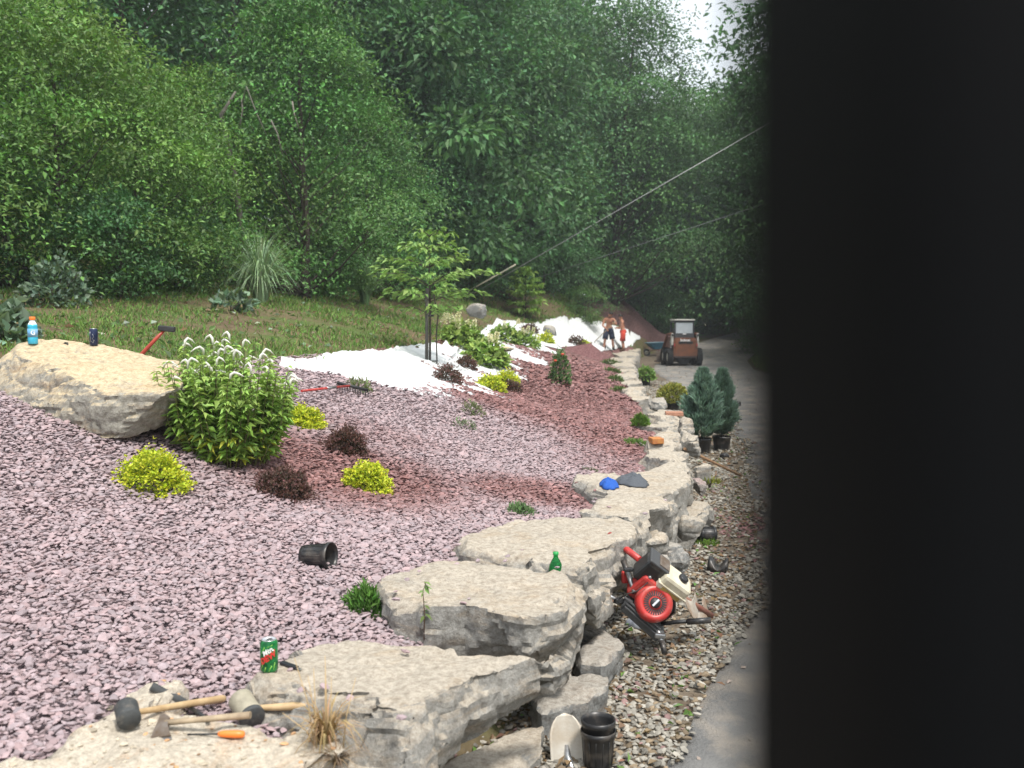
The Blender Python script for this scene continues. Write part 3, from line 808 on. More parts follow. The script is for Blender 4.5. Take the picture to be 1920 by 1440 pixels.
def twigs(mb, rs, rx, h, n, r0=.006):
    for i in range(n):
        a = rs.uniform(0, 6.28); k = rs.uniform(.2, .8)
        mb.tube([(0, 0, -.03), (math.cos(a) * rx * k * .4, math.sin(a) * rx * k * .4, h * .4), (math.cos(a) * rx * k, math.sin(a) * rx * k, h * .75)], [r0, r0 * .7, r0 * .3], 5)
    return mb
def bush(name, label, cat, at_, rx, h, n, L, W, c_out, c_in, seed, group=None, ry=None, lump=.25, up=.5, sink=.02, pot=None, skirt=0.0, m='leaf', rz=0, freq=3.0, top=None):
    rs = np.random.RandomState(seed)
    z0 = 0
    o = empty(name, (at_[0], at_[1], at_[2] - (0 if pot else sink)), rz, label, cat, group)
    if pot:
        pr, ph = pot; z0 = ph - .03
        pot_parts(o, pr, ph)
    a = mound(rx, ry or rx, h, n, L, W, c_out, c_in, rs, lump, up, skirt, freq)
    v = a[0] + np.array([0, 0, z0 + (h * .25 if skirt else 0)])
    obj('foliage', mesh_np('foliage', v, a[1], a[2]), M[m], o)
    tw = twigs(MB(), rs, rx, h, 9, .004 + h * .006)
    t = tw.build('stems', M['bark'], o); t.location = (0, 0, z0)
    return o
M['black_plastic'] = mat('black_plastic', (0.012, 0.013, 0.015), 0.38, nscale=8, namt=.3, base2=(.02, .02, .021))
M['soil'] = mat('potting_soil', (0.05, 0.035, 0.025), 0.95, bump=1, bscale=60)
def pot_shell(r, h, flare=.82, ribs=0):
    t = max(.003, r * .02)
    return [(0.0, 0.0), (r * flare, 0.0), (r * (flare + (1 - flare) * .2), h * .2), (r * .97, h * .84), (r * 1.0, h * .85), (r * 1.06, h * .86), (r * 1.07, h), (r * 1.02, h), (r * .99, h * .88), (r * .93, h * .8), (r * (flare - .04), t * 2), (0.0, t * 2)]
def pot_parts(o, r, h, soil=True):
    MB().lathe(pot_shell(r, h), 24).build('pot', M['black_plastic'], o)
    if soil: MB().lathe([(0, h * .82), (r * .6, h * .84), (r * .955, h * .8)], 16).build('soil', M['soil'], o)
# ------------------------------------------------------------------ trees
def tree_meshes(seed, H_, rx, zlow, n_clump, n_leaf, leafL, base, trunk_r, clump_r=(.55, 1.15), lean=(0, 0), sparse_top=0.0, flat=.6, hue=.1):
    """trunk with limbs, crown of leaf clumps; returns (trunk mesh, crown mesh)"""
    rs = np.random.RandomState(seed)
    mb = MB()
    tp = []
    for i in range(7):
        t = i / 6
        tp.append((lean[0] * t ** 1.5 + rs.uniform(-.1, .1) * t * rx * .4, lean[1] * t ** 1.5 + rs.uniform(-.1, .1) * t * rx * .4, -0.3 + (H_ * .93 + .3) * t))
    mb.tube(tp, [trunk_r * (1.25 if i == 0 else 1) * (1 - .9 * i / 6) + .008 for i in range(7)], 9)
    V, Fc, Cc = [], [], []; b = 0
    for c in range(n_clump):
        t = zlow + (1 - zlow) * rs.rand() ** .9
        prof = math.sin(min(1, max(0.0, (t - zlow) / (1 - zlow))) ** .75 * math.pi * .9 + .28) ** .8
        a = rs.uniform(0, 6.283); rr = rx * prof * math.sqrt(rs.uniform(.08, 1.0))
        ax0 = np.array([np.interp(t, np.linspace(0, 1, 7), [p[k] for p in tp]) for k in range(2)])
        cz = H_ * t
        cpos = np.array([ax0[0] + math.cos(a) * rr, ax0[1] + math.sin(a) * rr, cz])
        # limb from the trunk to the clump
        st = max(.08, t - .22 * rr / max(rx, .1) - .06)
        s0 = np.array([np.interp(st, np.linspace(0, 1, 7), [p[k] for p in tp]) for k in range(3)])
        if rr > rx * .25 and c % 2 == 0:
            md = (s0 + cpos) / 2 + np.array([0, 0, -.06 * rr])
            r0 = trunk_r * .32 * (1.05 - t)+.006
            mb.tube([s0, md, cpos], [r0, r0 * .6, r0 * .2], 5, cap=False)
        cr = rs.uniform(*clump_r) * rx * .42
        k = int(n_leaf / n_clump * rs.uniform(.6, 1.4) * (1 - sparse_top * max(0, (t - .6) / .4)))
        d = nrmz(rs.normal(size=(k, 3)))
        rad = np.sqrt(rs.rand(k)); an_ = rs.uniform(0, 6.283, k)
        el_ = 1 + .45 * np.sin(an_ * 3 + rs.uniform(0, 6)) * rad
        q = np.stack([np.cos(an_) * rad * el_ * cr * 1.35, np.sin(an_) * rad * el_ * cr * 1.35, cr * (flat * (1 - rad ** 2 * 1.3) - .45 * rs.rand(k) ** 2)], 1)
        pos = cpos + q
        out = nrmz(pos - np.array([ax0[0], ax0[1], cz - .3 * rx]))
        axd = nrmz(out * .8 + d * .7 + np.array([0, 0, -.25]) + rs.normal(size=(k, 3)) * .55)
        nr = nrmz(np.array([0, 0, 1.0]) + out * .5 + rs.normal(size=(k, 3)) * .45)
        cb = np.array(base) * rs.uniform(.6, 1.5) * (1 + rs.uniform(-hue, hue, 3))
        v, f, cc = leaf_arrays(pos, axd, nr, leafL * rs.uniform(.6, 1.35, k), leafL * .55 * rs.uniform(.7, 1.3, k), vary(cb, k, rs, .25, .1))
        keep = np.repeat(pos[:, 2] > .05, 1)
        V.append(v); Fc.append(f + b); Cc.append(cc); b += len(v)
    return mb.mesh('trunk'), mesh_np('crown', np.concatenate(V), np.concatenate(Fc), np.concatenate(Cc))
TREES = 'woodland trees behind the bank'
def tree(name, label, base, meshes, s=1.0, rz=0.0, cat='tree', group=TREES, sz=None, bark='bark'):
    o = empty(name, base, rz, label, cat, group)
    o.scale = (s, s, sz or s)
    t = obj('trunk', meshes[0], M[bark], o)
    c = obj('crown', meshes[1], M['leaf'], o)
    return o
def base_at(px, d, dz=-.1):
    x = (px - 960) / F_PX * d; y = d
    return (x, y, float(H(x, y)) + dz)
G_BRIGHT = (.135, .25, .06); G_MID = (.095, .205, .062); G_DARK = (.066, .155, .058); G_BLUE = (.075, .17, .08); G_YEL = (.15, .26, .065)
tm_edge = tree_meshes(1, 4.4, 2.3, .02, 70, 21000, .085, G_BRIGHT, .07, (.6, 1.1), flat=.5)
tm_edge2 = tree_meshes(2, 4.3, 2.2, .04, 68, 20000, .085, (.11, .215, .055), .07, flat=.55)
tm_vine = tree_meshes(3, 6.6, 2.5, .02, 90, 24000, .105, G_MID, .12, (.5, 1.0), flat=.8)
tm_dark = tree_meshes(4, 12, 4.0, .06, 70, 22000, .17, G_DARK, .2, (.8, 1.45), flat=.7)
tm_mid = tree_meshes(5, 14, 4.0, .10, 74, 22000, .175, G_BLUE, .22, (.8, 1.4), flat=.7)
tm_tall = tree_meshes(6, 16.5, 5.4, .10, 130, 42000, .19, (.085, .185, .06), .27, (.5, .95), lean=(1.0, 0), sparse_top=.2, flat=.5)
tm_fill = tree_meshes(15, 14, 4.4, .05, 80, 24000, .30, (.085, .185, .068), .22, (.8, 1.4), flat=.7)
tm_thin = tree_meshes(7, 13, 2.4, .22, 64, 10000, .17, G_YEL, .09, (.5, 1.0), sparse_top=.3, flat=.5)
tm_shrub = tree_meshes(8, 1.9, 1.25, .03, 36, 5500, .09, G_MID, .035, flat=.6)
tm_shrub_d = tree_meshes(9, 2.3, 1.4, .03, 38, 5500, .095, G_DARK, .035, flat=.6)
tm_shrub_l = tree_meshes(10, 1.9, 1.35, .03, 32, 4800, .10, (.09, .17, .05), .035, flat=.45)
# front of the woods, left to right
tree('edge_tree', 'yellow-green leafy small tree at the far left edge of the woods', base_at(-90, 14), tm_edge2, 1.0, .4)
tree('edge_tree', 'bright yellow-green small tree left above the boulder', base_at(120, 15.5), tm_edge, 1.0, 1.0)
tree('edge_tree', 'bright small tree at the left woods edge, right of the tallest yellow-green one', base_at(262, 17.5), tm_edge2, .9, 2.2)
tree('edge_tree', 'low leafy tree between the bright edge trees and the big arching grass', base_at(385, 22), tm_edge, 1.0, 3.6)
tree('vine_tree', 'rounded vine-draped tree right of the bright edge trees', base_at(575, 22), tm_vine, 1.0, 0.3)
tree('vine_tree', 'smaller vine-draped tree behind the young staked tree', base_at(690, 28), tm_vine, .8, 2.0)
tree('forest_tree', 'tall dark tree in the upper left corner', base_at(0, 23), tm_dark, 1.0, .7)
tree('forest_tree', 'tall dark tree behind the bright left edge tree', base_at(240, 24), tm_mid, .9, 1.9)
tree('forest_tree', 'tall dark tree behind the vine-draped tree', base_at(450, 28), tm_dark, 1.1, 3.1)
tree('forest_tree', 'tall tree rising over the vine-draped tree to the top of the picture', base_at(640, 33), tm_mid, 1.05, 4.0)
tree('forest_tree', 'tall dark-trunked tree left of the middle of the picture', base_at(800, 38), tm_dark, 1.25, 5.0)
tree('forest_tree', 'blue-green tree above the young staked tree', base_at(740, 34), tm_mid, .75, .2)
tree('forest_tree', 'dark tree above the cable guard', base_at(905, 43), tm_mid, 1.05, 1.1)
tree('forest_tree', 'thin yellow-green tree left of the biggest roadside tree', base_at(985, 50), tm_thin, 1.15, .5)
tree('forest_tree', 'second thin pale tree close to the biggest roadside tree', base_at(1040, 52), tm_thin, 1.0, 2.5)
tree('roadside_tree', 'biggest tree, spreading open crown against the sky, behind the workers', base_at(1150, 54), tm_tall, 1.03, 0)
tree('roadside_tree', 'round tree right of the biggest tree, over the road bend', base_at(1290, 66), tm_dark, .95, 2.0)
tree('roadside_tree', 'tall tree at the right against the sky', base_at(1535, 58), tm_fill, 1.45, 1.4)
tree('roadside_tree', 'leaning pale tree low over the road bend', base_at(1375, 77), tm_vine, 1.1, 1.4)
tree('forest_tree', 'pale tall tree filling the gap left behind the biggest tree', base_at(1075, 62), tm_fill, 1.15, 2.9)
tree('forest_tree', 'tall tree behind the crown of the biggest tree', base_at(1190, 70), tm_fill, .95, .9)
tree('forest_tree', 'dark tall tree left behind the thin yellow-green ones', base_at(960, 56), tm_fill, 1.2, 3.9)
tree('forest_tree', 'low far tree closing the road bend', base_at(1330, 74), tm_fill, 1.05, 4.4)
tree('roadside_tree', 'rounded tree low behind the right half of the biggest crown', base_at(1265, 64), tm_fill, 1.0, 3.5)
tree('roadside_tree', 'green tree under the sky gap at the road bend', base_at(1372, 73), tm_fill, 1.2, 5.5)
tree('forest_tree', 'tall pale tree closing the gap left of the biggest tree', base_at(1035, 60), tm_fill, 1.28, .6)
tree('forest_tree', 'tall tree over the cable guard reaching the top of the picture', base_at(890, 50), tm_mid, 1.35, 3.3)
for i, (px, d, s, lb) in enumerate(((1530, 44, 1.1, 'tall roadside tree just right of the road bend, half hidden by the post'), (1700, 34, 1.0, 'roadside tree on the right bank hidden behind the black post'),
                                    (1900, 27, .95, 'roadside tree at the far right edge behind the black post'))):
    tree('roadside_tree', lb, base_at(px, d), tm_mid if i % 2 else tm_dark, s, i * 1.7, group='trees on the right side of the road')
# low shrubs at the foot of the woods
SH = [(20, 14.5, tm_shrub_d, .8), (230, 15, tm_shrub_d, .75), (330, 18, tm_shrub_d, .7), (600, 24, tm_shrub, .9), (735, 29, tm_shrub_d, 1.1), (800, 33, tm_shrub, 1.0), (880, 37, tm_shrub_d, 1.1),
      (940, 40, tm_shrub_d, 1.2), (1020, 44, tm_shrub_d, 1.3), (1085, 47, tm_shrub_d, 1.3), (1210, 57, tm_shrub_d, 1.5), (1260, 60, tm_shrub, 1.5), (1318, 63, tm_shrub_l, 1.6), (1395, 71, tm_shrub_l, 1.5), (1440, 50, tm_shrub, 1.3)]
SL = ['dark low shrub behind the sports drink bottle', 'dark low shrub above the boulder cans', 'dark low shrub left of the big arching grass', 'low shrub between the two arching grasses', 'dark low shrub left behind the staked tree',
      'low shrub right behind the staked tree', 'dark shrub where the cable meets the ground', 'dark shrub right of the cable guard', 'dark shrub behind the yellow-green sapling', 'dark shrub left of the biggest tree trunk',
      'dark shrub behind the big gravel pile', 'mid green shrub above the end of the gravel pile', 'bright shrub behind the loader cab', 'bright shrub at the road bend right of the loader', 'shrub on the right verge of the road bend']
for i, (px, d, tm, s) in enumerate(SH):
    tree('wild_shrub', SL[i], base_at(px, d, -.05), tm, s, i * 1.3, 'shrub', 'shrubs at the foot of the woods')
tree('wild_shrub', 'feathery green shrub standing on the far white fabric', base_at(1098, 44.5, 0), tm_shrub_l, .85, .4, 'shrub', 'shrubs at the foot of the woods')
# the mass of woodland further up the hill: nobody could count it
def woods_mass():
    rs = np.random.RandomState(77); V, Fc, Cc = [], [], []; b = 0
    spots = []
    for i in range(96):
        px = rs.uniform(-500, 1030); d = rs.uniform(32, 78); spots.append((px, d, rs.uniform(9, 15)))
    for i in range(14): spots.append((rs.uniform(1500, 2500), rs.uniform(45, 80), rs.uniform(9, 14)))
    for i in range(30): spots.append((rs.uniform(1010, 1440), rs.uniform(70, 95), rs.uniform(14, 17)))
    for px, d, h in spots:
        x, y, z = base_at(px, d, 0)
        for c in range(26):
            t = rs.uniform(.08, 1); rr = h * .3 * math.sin(min(3, t * 2.6 + .3)) * math.sqrt(rs.rand()); a = rs.uniform(0, 6.28)
            cp = np.array([x + math.cos(a) * rr, y + math.sin(a) * rr, z + h * t]); k = 110
            dd = nrmz(rs.normal(size=(k, 3))); q = dd * rs.uniform(.3, 1, (k, 1)) * np.array([1.5, 1.5, .8])
            cb = np.array((.075, .165, .06)) * rs.uniform(.7, 1.3)
            v, f, cc = leaf_arrays(cp + q, nrmz(dd + np.array([0, 0, -.3])), nrmz(np.array([0, 0, 1.]) + rs.normal(size=(k, 3)) * .5), .33 * rs.uniform(.6, 1.3, k), .2 * rs.uniform(.7, 1.3, k), vary(cb, k, rs))
            V.append(v); Fc.append(f + b); Cc.append(cc); b += len(v)
    tag(obj('distant_woods', mesh_np('distant_woods', np.concatenate(V), np.concatenate(Fc), np.concatenate(Cc)), M['leaf']),
        'dense green woodland climbing the hill behind the front trees', 'woods', kind='stuff')
woods_mass()
# ------------------------------------------------------------------ grass on the bank
def grass_patch():
    rs = np.random.RandomState(21)
    n = 110000
    y = 6.5 + 40 * rs.rand(n) ** 1.35; be = bank_edge(y)
    x = be + .15 - rs.rand(n) ** 1.2 * (3.0 + y * .42)
    den = vnoise(x * .8, y * .8, 5, 3)
    k = (rs.rand(n) < sstep(.36, .55, den) * .92 + .08) & (x > -.6 * y - 3)
    for fb in FABRIC: k &= ~inpoly(x, y, fb)
    x, y = x[k], y[k]; n = len(x)
    # and the verge on the other side of the road
    yr = 2 + 60 * rs.rand(30000) ** 1.2; xr = road_left(yr) + RIGHT_BANK + .1 + 7 * rs.rand(30000) ** 1.3
    x = np.concatenate([x, xr]); y = np.concatenate([y, yr]); n = len(x)
    p = np.stack([x, y, H(x, y)], 1)
    ax = nrmz(np.array([0, 0, 1.]) + rs.normal(size=(n, 3)) * .55)
    sc = (.55 + y / 22)
    L = rs.uniform(.03, .10, n) * sc; W = rs.uniform(.008, .02, n) * sc
    c = vary((.14, .24, .06), n, rs, .4, .12)
    dry = rs.rand(n) < .16; c[dry] = vary((.26, .21, .12), dry.sum(), rs)
    a = leaf_arrays(p, ax, nrmz(rs.normal(size=(n, 3))), L, W, c, 0, .25)
    tag(obj('grass', mesh_np('grass', *a), M['leaf_matte']), 'patchy short grass on the brown earth bank and the road verge', 'grass', kind='stuff')
    # fallen broad leaves, some showing pale undersides
    n = 1500; y = 7 + 26 * rs.rand(n) ** 1.3; x = bank_edge(y) - rs.rand(n) * (2.5 + y * .4)
    p = np.stack([x, y, H(x, y) + .04], 1)
    c = vary((.09, .16, .06), n, rs, .3); w_ = rs.rand(n) < .3; c[w_] = vary((.30, .36, .27), w_.sum(), rs, .2); w_ = rs.rand(n) < .2; c[w_] = vary((.2, .14, .08), w_.sum(), rs, .2)
    d = rs.normal(size=(n, 3)); d[:, 2] = np.abs(d[:, 2]) * .3
    a = leaf_arrays(p, nrmz(d), nrmz(np.array([0, 0, 1.]) + rs.normal(size=(n, 3)) * .6), rs.uniform(.05, .13, n), rs.uniform(.035, .08, n), c)
    tag(obj('fallen_leaves', mesh_np('fallen_leaves', *a), M['leaf']), 'cut leaves scattered over the bank', 'leaves', kind='stuff')
grass_patch()
def litter():
    rs = np.random.RandomState(31); n = 1500
    y = 3.0 + 15 * rs.rand(n) ** 1.4; x = wallx(y) + .05 + rs.rand(n) * (road_left(y) - wallx(y)) * 1.05
    p = np.stack([x, y, H(x, y) + .035], 1); d = rs.normal(size=(n, 3)); d[:, 2] *= .25
    c = vary((.20, .13, .075), n, rs, .4); g = rs.rand(n) < .16; c[g] = vary((.12, .22, .05), g.sum(), rs, .3)
    a = leaf_arrays(p, nrmz(d), nrmz(np.array([0, 0, 1.]) + rs.normal(size=(n, 3)) * .5), rs.uniform(.02, .07, n), rs.uniform(.012, .04, n), c, .3, .1)
    tag(obj('leaf_litter', mesh_np('leaf_litter', *a), M['leaf']), 'dry brown leaves and green bits among the shoulder gravel', 'leaves', kind='stuff')
litter()
# ------------------------------------------------------------------ where things rest on the stones
from mathutils.bvhtree import BVHTree
_vs, _fs = [], []
for o_ in list(col.objects):
    if o_.name.split('.')[0] in ('edging_stone', 'boulder', 'rock'):
        b_ = len(_vs); _vs += [v.co.copy() for v in o_.data.vertices]; _fs += [tuple(i + b_ for i in p.vertices) for p in o_.data.polygons]
_bvh = BVHTree.FromPolygons(_vs, _fs)
def hit(px, py, dz=0.0):
    r_ = Vector(ray(px, py))
    h = _bvh.ray_cast(Vector(CAM), r_.normalized(), 30)
    g = ground(px, py)
    if h[0] is not None and (h[0] - Vector(CAM)).length < np.linalg.norm(g - CAM): p = np.array(h[0])
    else: p = g
    return p + np.array([0, 0, dz])
def drop(x, y):
    h = _bvh.ray_cast(Vector((x, y, 6)), Vector((0, 0, -1)), 10)
    z = float(H(x, y)) + .02
    return max(z, h[0].z) if h[0] is not None else z
_cz = np.array([drop(a_, b_) for a_, b_ in zip(CHIPS[0], CHIPS[1])])
_rs2 = np.random.RandomState(12); _s = _rs2.uniform(.004, .017, len(_cz)) * _rs2.uniform(.6, 1.2, len(_cz))
tag(obj('stone_chips', join([pebbles(np.stack([CHIPS[0], CHIPS[1], _cz + _s * .2], 1), _s, CHIPS[2], _rs2, True, (1, .75, .35), .3)], 'stone_chips'), M['pebble']), 'pale and rusty stone chips littering the corner slab', 'stone chips', kind='stuff')
# ------------------------------------------------------------------ garden shrubs
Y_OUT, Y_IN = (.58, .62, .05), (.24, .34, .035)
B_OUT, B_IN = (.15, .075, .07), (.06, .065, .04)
GS = 'golden shrubs in the gravel'
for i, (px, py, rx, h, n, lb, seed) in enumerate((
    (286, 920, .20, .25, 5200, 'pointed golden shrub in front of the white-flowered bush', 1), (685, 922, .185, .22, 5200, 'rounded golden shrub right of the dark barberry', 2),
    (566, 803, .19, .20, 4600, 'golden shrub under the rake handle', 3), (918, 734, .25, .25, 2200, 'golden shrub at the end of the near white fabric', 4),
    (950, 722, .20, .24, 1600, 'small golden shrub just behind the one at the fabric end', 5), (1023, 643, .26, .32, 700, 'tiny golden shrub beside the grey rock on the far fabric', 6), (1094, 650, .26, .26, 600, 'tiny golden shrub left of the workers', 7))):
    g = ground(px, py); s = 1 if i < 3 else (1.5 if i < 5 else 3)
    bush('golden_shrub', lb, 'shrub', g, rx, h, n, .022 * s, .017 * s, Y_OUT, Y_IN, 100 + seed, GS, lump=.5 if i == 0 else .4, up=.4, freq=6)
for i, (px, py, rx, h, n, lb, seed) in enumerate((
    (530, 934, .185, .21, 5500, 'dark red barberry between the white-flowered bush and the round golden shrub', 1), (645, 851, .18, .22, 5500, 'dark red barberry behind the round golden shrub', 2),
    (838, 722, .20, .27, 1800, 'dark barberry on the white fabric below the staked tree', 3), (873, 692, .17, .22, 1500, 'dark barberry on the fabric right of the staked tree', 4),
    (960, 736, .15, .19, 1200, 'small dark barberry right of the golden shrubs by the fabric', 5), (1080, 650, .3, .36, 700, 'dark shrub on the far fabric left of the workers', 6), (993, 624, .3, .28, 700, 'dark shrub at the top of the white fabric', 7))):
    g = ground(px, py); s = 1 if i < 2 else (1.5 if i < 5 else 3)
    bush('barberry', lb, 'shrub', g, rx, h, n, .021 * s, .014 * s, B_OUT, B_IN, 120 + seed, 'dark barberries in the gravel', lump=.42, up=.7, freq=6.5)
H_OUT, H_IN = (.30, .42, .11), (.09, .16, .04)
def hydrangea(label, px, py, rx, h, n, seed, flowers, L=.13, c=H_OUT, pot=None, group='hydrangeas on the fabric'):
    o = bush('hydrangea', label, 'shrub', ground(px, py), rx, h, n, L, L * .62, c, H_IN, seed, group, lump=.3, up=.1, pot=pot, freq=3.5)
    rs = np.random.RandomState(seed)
    for k in range(flowers):
        a = rs.uniform(0, 6.28); r_ = rx * rs.uniform(.2, .9)
        z = h * rs.uniform(.75, 1.15)
        nn = 70; t = rs.rand(nn); an = rs.uniform(0, 6.28, nn); rr = .055 * (1 - t * .8)
        p = np.stack([np.cos(an) * rr, np.sin(an) * rr, t * .19], 1) * np.array([.6, .6, 1])
        d = nrmz(np.stack([np.cos(an), np.sin(an), .4 + 0 * an], 1))
        v, f, cc = leaf_arrays(p, d, nrmz(rs.normal(size=(nn, 3))), np.full(nn, .04), np.full(nn, .035), vary((.72, .70, .52), nn, rs, .12, .04))
        fl = obj('flower_head', mesh_np('flower_head', v, f, cc), M['leaf'], o)
        fl.location = (math.cos(a) * r_, math.sin(a) * r_, z); fl.rotation_euler = (rs.uniform(-.4, .4), rs.uniform(-.4, .4), 0)
    return o
hydrangea('tall hydrangea with white cone flowers at the upper edge of the fabric', 865, 652, .42, .42, 620, 141, 6)
hydrangea('pale green hydrangea below the cone-flowered one, by the tan rock', 908, 684, .38, .38, 640, 142, 3)
hydrangea('round green hydrangea further up the fabric', 948, 644, .40, .45, 600, 143, 2)
hydrangea('green hydrangea with whitish blooms near the fabric fingers', 982, 652, .34, .4, 480, 144, 4)
# rose bush in the middle of the red gravel
rb = bush('rose_bush', 'narrow spindly green rose bush in the red gravel', 'shrub', ground(1050, 723), .19, .66, 900, .06, .03, (.15, .25, .09), (.03, .07, .03), 151, lump=.3, up=.8)
_rs = np.random.RandomState(3)
for k in range(2):
    b_ = MB(); a = _rs.uniform(3.5, 6); r_ = .19
    b_.lathe([(0.0, 0), (.022, .006), (.03, .024), (.02, .036), (0, .034)], 8)
    b_.build('bloom', mat('rose_bloom', (.55, .07, .04), .6) if k == 0 else bpy.data.materials['rose_bloom'], rb, loc=(math.cos(a) * r_, math.sin(a) * r_, _rs.uniform(.15, .7)))
for i, (px, py, rx, h, n, c, lb) in enumerate(((670, 735, .16, .16, 260, (.22, .28, .12), 'sparse yellowish seedling in the gravel near the rake head'), (887, 784, .13, .2, 220, (.22, .26, .13), 'sparse seedling in the middle of the gravel'),
                                          (866, 806, .14, .12, 160, (.25, .32, .22), 'thin grey-green seedling just below the sparse one'))):
    bush('seedling', lb, 'plant', ground(px, py), rx, h, n, .045, .018, c, (.1, .12, .06), 160 + i, lump=.4, up=.9)
JG = (.10, .22, .045)
for i, (px, py, rx, h, n, L, c, lb) in enumerate((
    (690, 1150, .105, .13, 900, .05, JG, 'feathery green juniper tuft left of the thick cream slab'), (972, 968, .115, .09, 700, .04, (.17, .28, .12), 'low leafy tuft with pale edges behind the flat pale slab'),
    (1201, 797, .09, .13, 700, .06, (.15, .27, .05), 'round green tuft beside a far slab, above the orange brick'), (1102, 888, .10, .05, 260, .04, (.14, .19, .09), 'thin green tuft left of the shirts'),
    (1188, 834, .16, .06, 420, .05, (.16, .27, .07), 'low moss patch left of the orange brick'), (1160, 737, .2, .12, 260, .08, (.13, .2, .06), 'green tuft left of the golden potted shrub'),
    (1152, 716, .2, .12, 260, .08, (.12, .19, .06), 'green tuft left of the potted hydrangea'), (1146, 700, .22, .12, 240, .09, (.12, .19, .06), 'third green tuft back from the workers'),
    (1142, 684, .3, .14, 240, .1, (.12, .19, .06), 'green tuft just in front of the workers'), (1322, 1022, .12, .04, 260, .05, (.17, .29, .05), 'bright green weeds under the lying pot on the shoulder'),
    (1330, 905, .1, .05, 120, .05, (.28, .3, .06), 'yellowish weeds below the wooden pole'))):
    g = hit(px, py)
    bush('green_tuft', lb, 'plant', g, rx, h, n, L, L * .26, c, tuple(x * .5 for x in c), 170 + i, lump=.35, up=1.1, m='leaf_matte')
bush('pale_shrub', 'shrub with pale bluish leaves behind the sports drink', 'shrub', ground(105, 572), .42, .62, 700, .085, .06, (.20, .29, .21), (.05, .09, .05), 191, lump=.45, up=.3)
bush('pale_shrub', 'pale-leaved plant at the left edge beside the sports drink', 'shrub', ground(8, 640), .26, .32, 260, .12, .09, (.24, .33, .24), (.05, .09, .05), 192, lump=.4, up=.3)
bush('pale_shrub', 'pale-leaved weeds on the bank above the white-flowered bush', 'plant', ground(432, 585), .35, .3, 120, .14, .1, (.22, .31, .22), (.05, .09, .05), 193, lump=.4, up=.3)
# ------------------------------------------------------------------ white gooseneck-flowered bush
def gooseneck():
    rs = np.random.RandomState(61)
    g = ground(428, 864)
    o = empty('flowering_bush', g, 0, 'tall leafy green bush with white drooping flower spikes beside the boulder', 'bush')
    V, Fc, Cc = [], [], []; b = 0
    st = MB(); tips = []
    for i in range(125):
        a = rs.uniform(0, 6.283); r0 = .30 * math.sqrt(rs.rand()); k = 1.28 + .25 * rs.rand()
        h = rs.uniform(.62, .86) * (1.0 - .28 * (r0 / .3) ** 2)
        x0, y0 = math.cos(a) * r0, math.sin(a) * r0
        p0 = np.array([x0 * .85, y0 * .85, -.02]); p1 = np.array([x0 * k, y0 * k, h * .5]); p2 = np.array([x0 * k * 1.12 + rs.normal() * .02, y0 * k * 1.12 + rs.normal() * .02, h])
        st.tube([p0, p1, p2], [.004, .0035, .002], 5, cap=False)
        tips.append((p1, p2, r0))
        for lv in range(15):
            t = .12 + .88 * (lv / 14) ** .9
            q = p0 * (1 - t) ** 2 + 2 * p1 * t * (1 - t) + p2 * t * t
            for w in range(3):
                an = rs.uniform(0, 6.283); L = .085 * (1 - .45 * max(0, t - .7) / .3) * rs.uniform(.75, 1.15)
                d = np.array([math.cos(an), math.sin(an), .35 - .75 * rs.rand()])
                low = t < .4 and rs.rand() < .25
                c = vary((.40, .45, .06) if low else (.21, .35, .07) if t < .7 else (.30, .44, .12), 1, rs, .25, .08)
                v, f, cc = leaf_arrays(q[None], d[None], np.array([[0, 0, 1.]]) + rs.normal(size=(1, 3)) * .25, np.array([L]), np.array([L * .42]), c, .16, .28)
                V.append(v); Fc.append(f + b); Cc.append(cc); b += 4
    obj('leaves', mesh_np('leaves', np.concatenate(V), np.concatenate(Fc), np.concatenate(Cc)), M['leaf'], o)
    st.build('stems', M['stem'], o)
    order = rs.permutation(len(tips))[:46]
    for i in order:
        p1, p2, _ = tips[i]
        dr = 1 if rs.rand() < .75 else -1
        hx = rs.uniform(.035, .065) * dr; hy = rs.normal() * .02; hh = rs.uniform(.03, .07)
        pts = [p2, p2 + np.array([hx * .1, hy * .1, hh * .7]), p2 + np.array([hx * .45, hy * .5, hh]), p2 + np.array([hx * .95, hy, hh * .8]), p2 + np.array([hx * 1.5, hy * 1.4, hh * .35])]
        f_ = MB().tube(pts, [.006, .0095, .009, .0065, .002], 7)
        me = f_.mesh('flower_spike'); obj('flower_spike', me, M['petal'], o)
gooseneck()
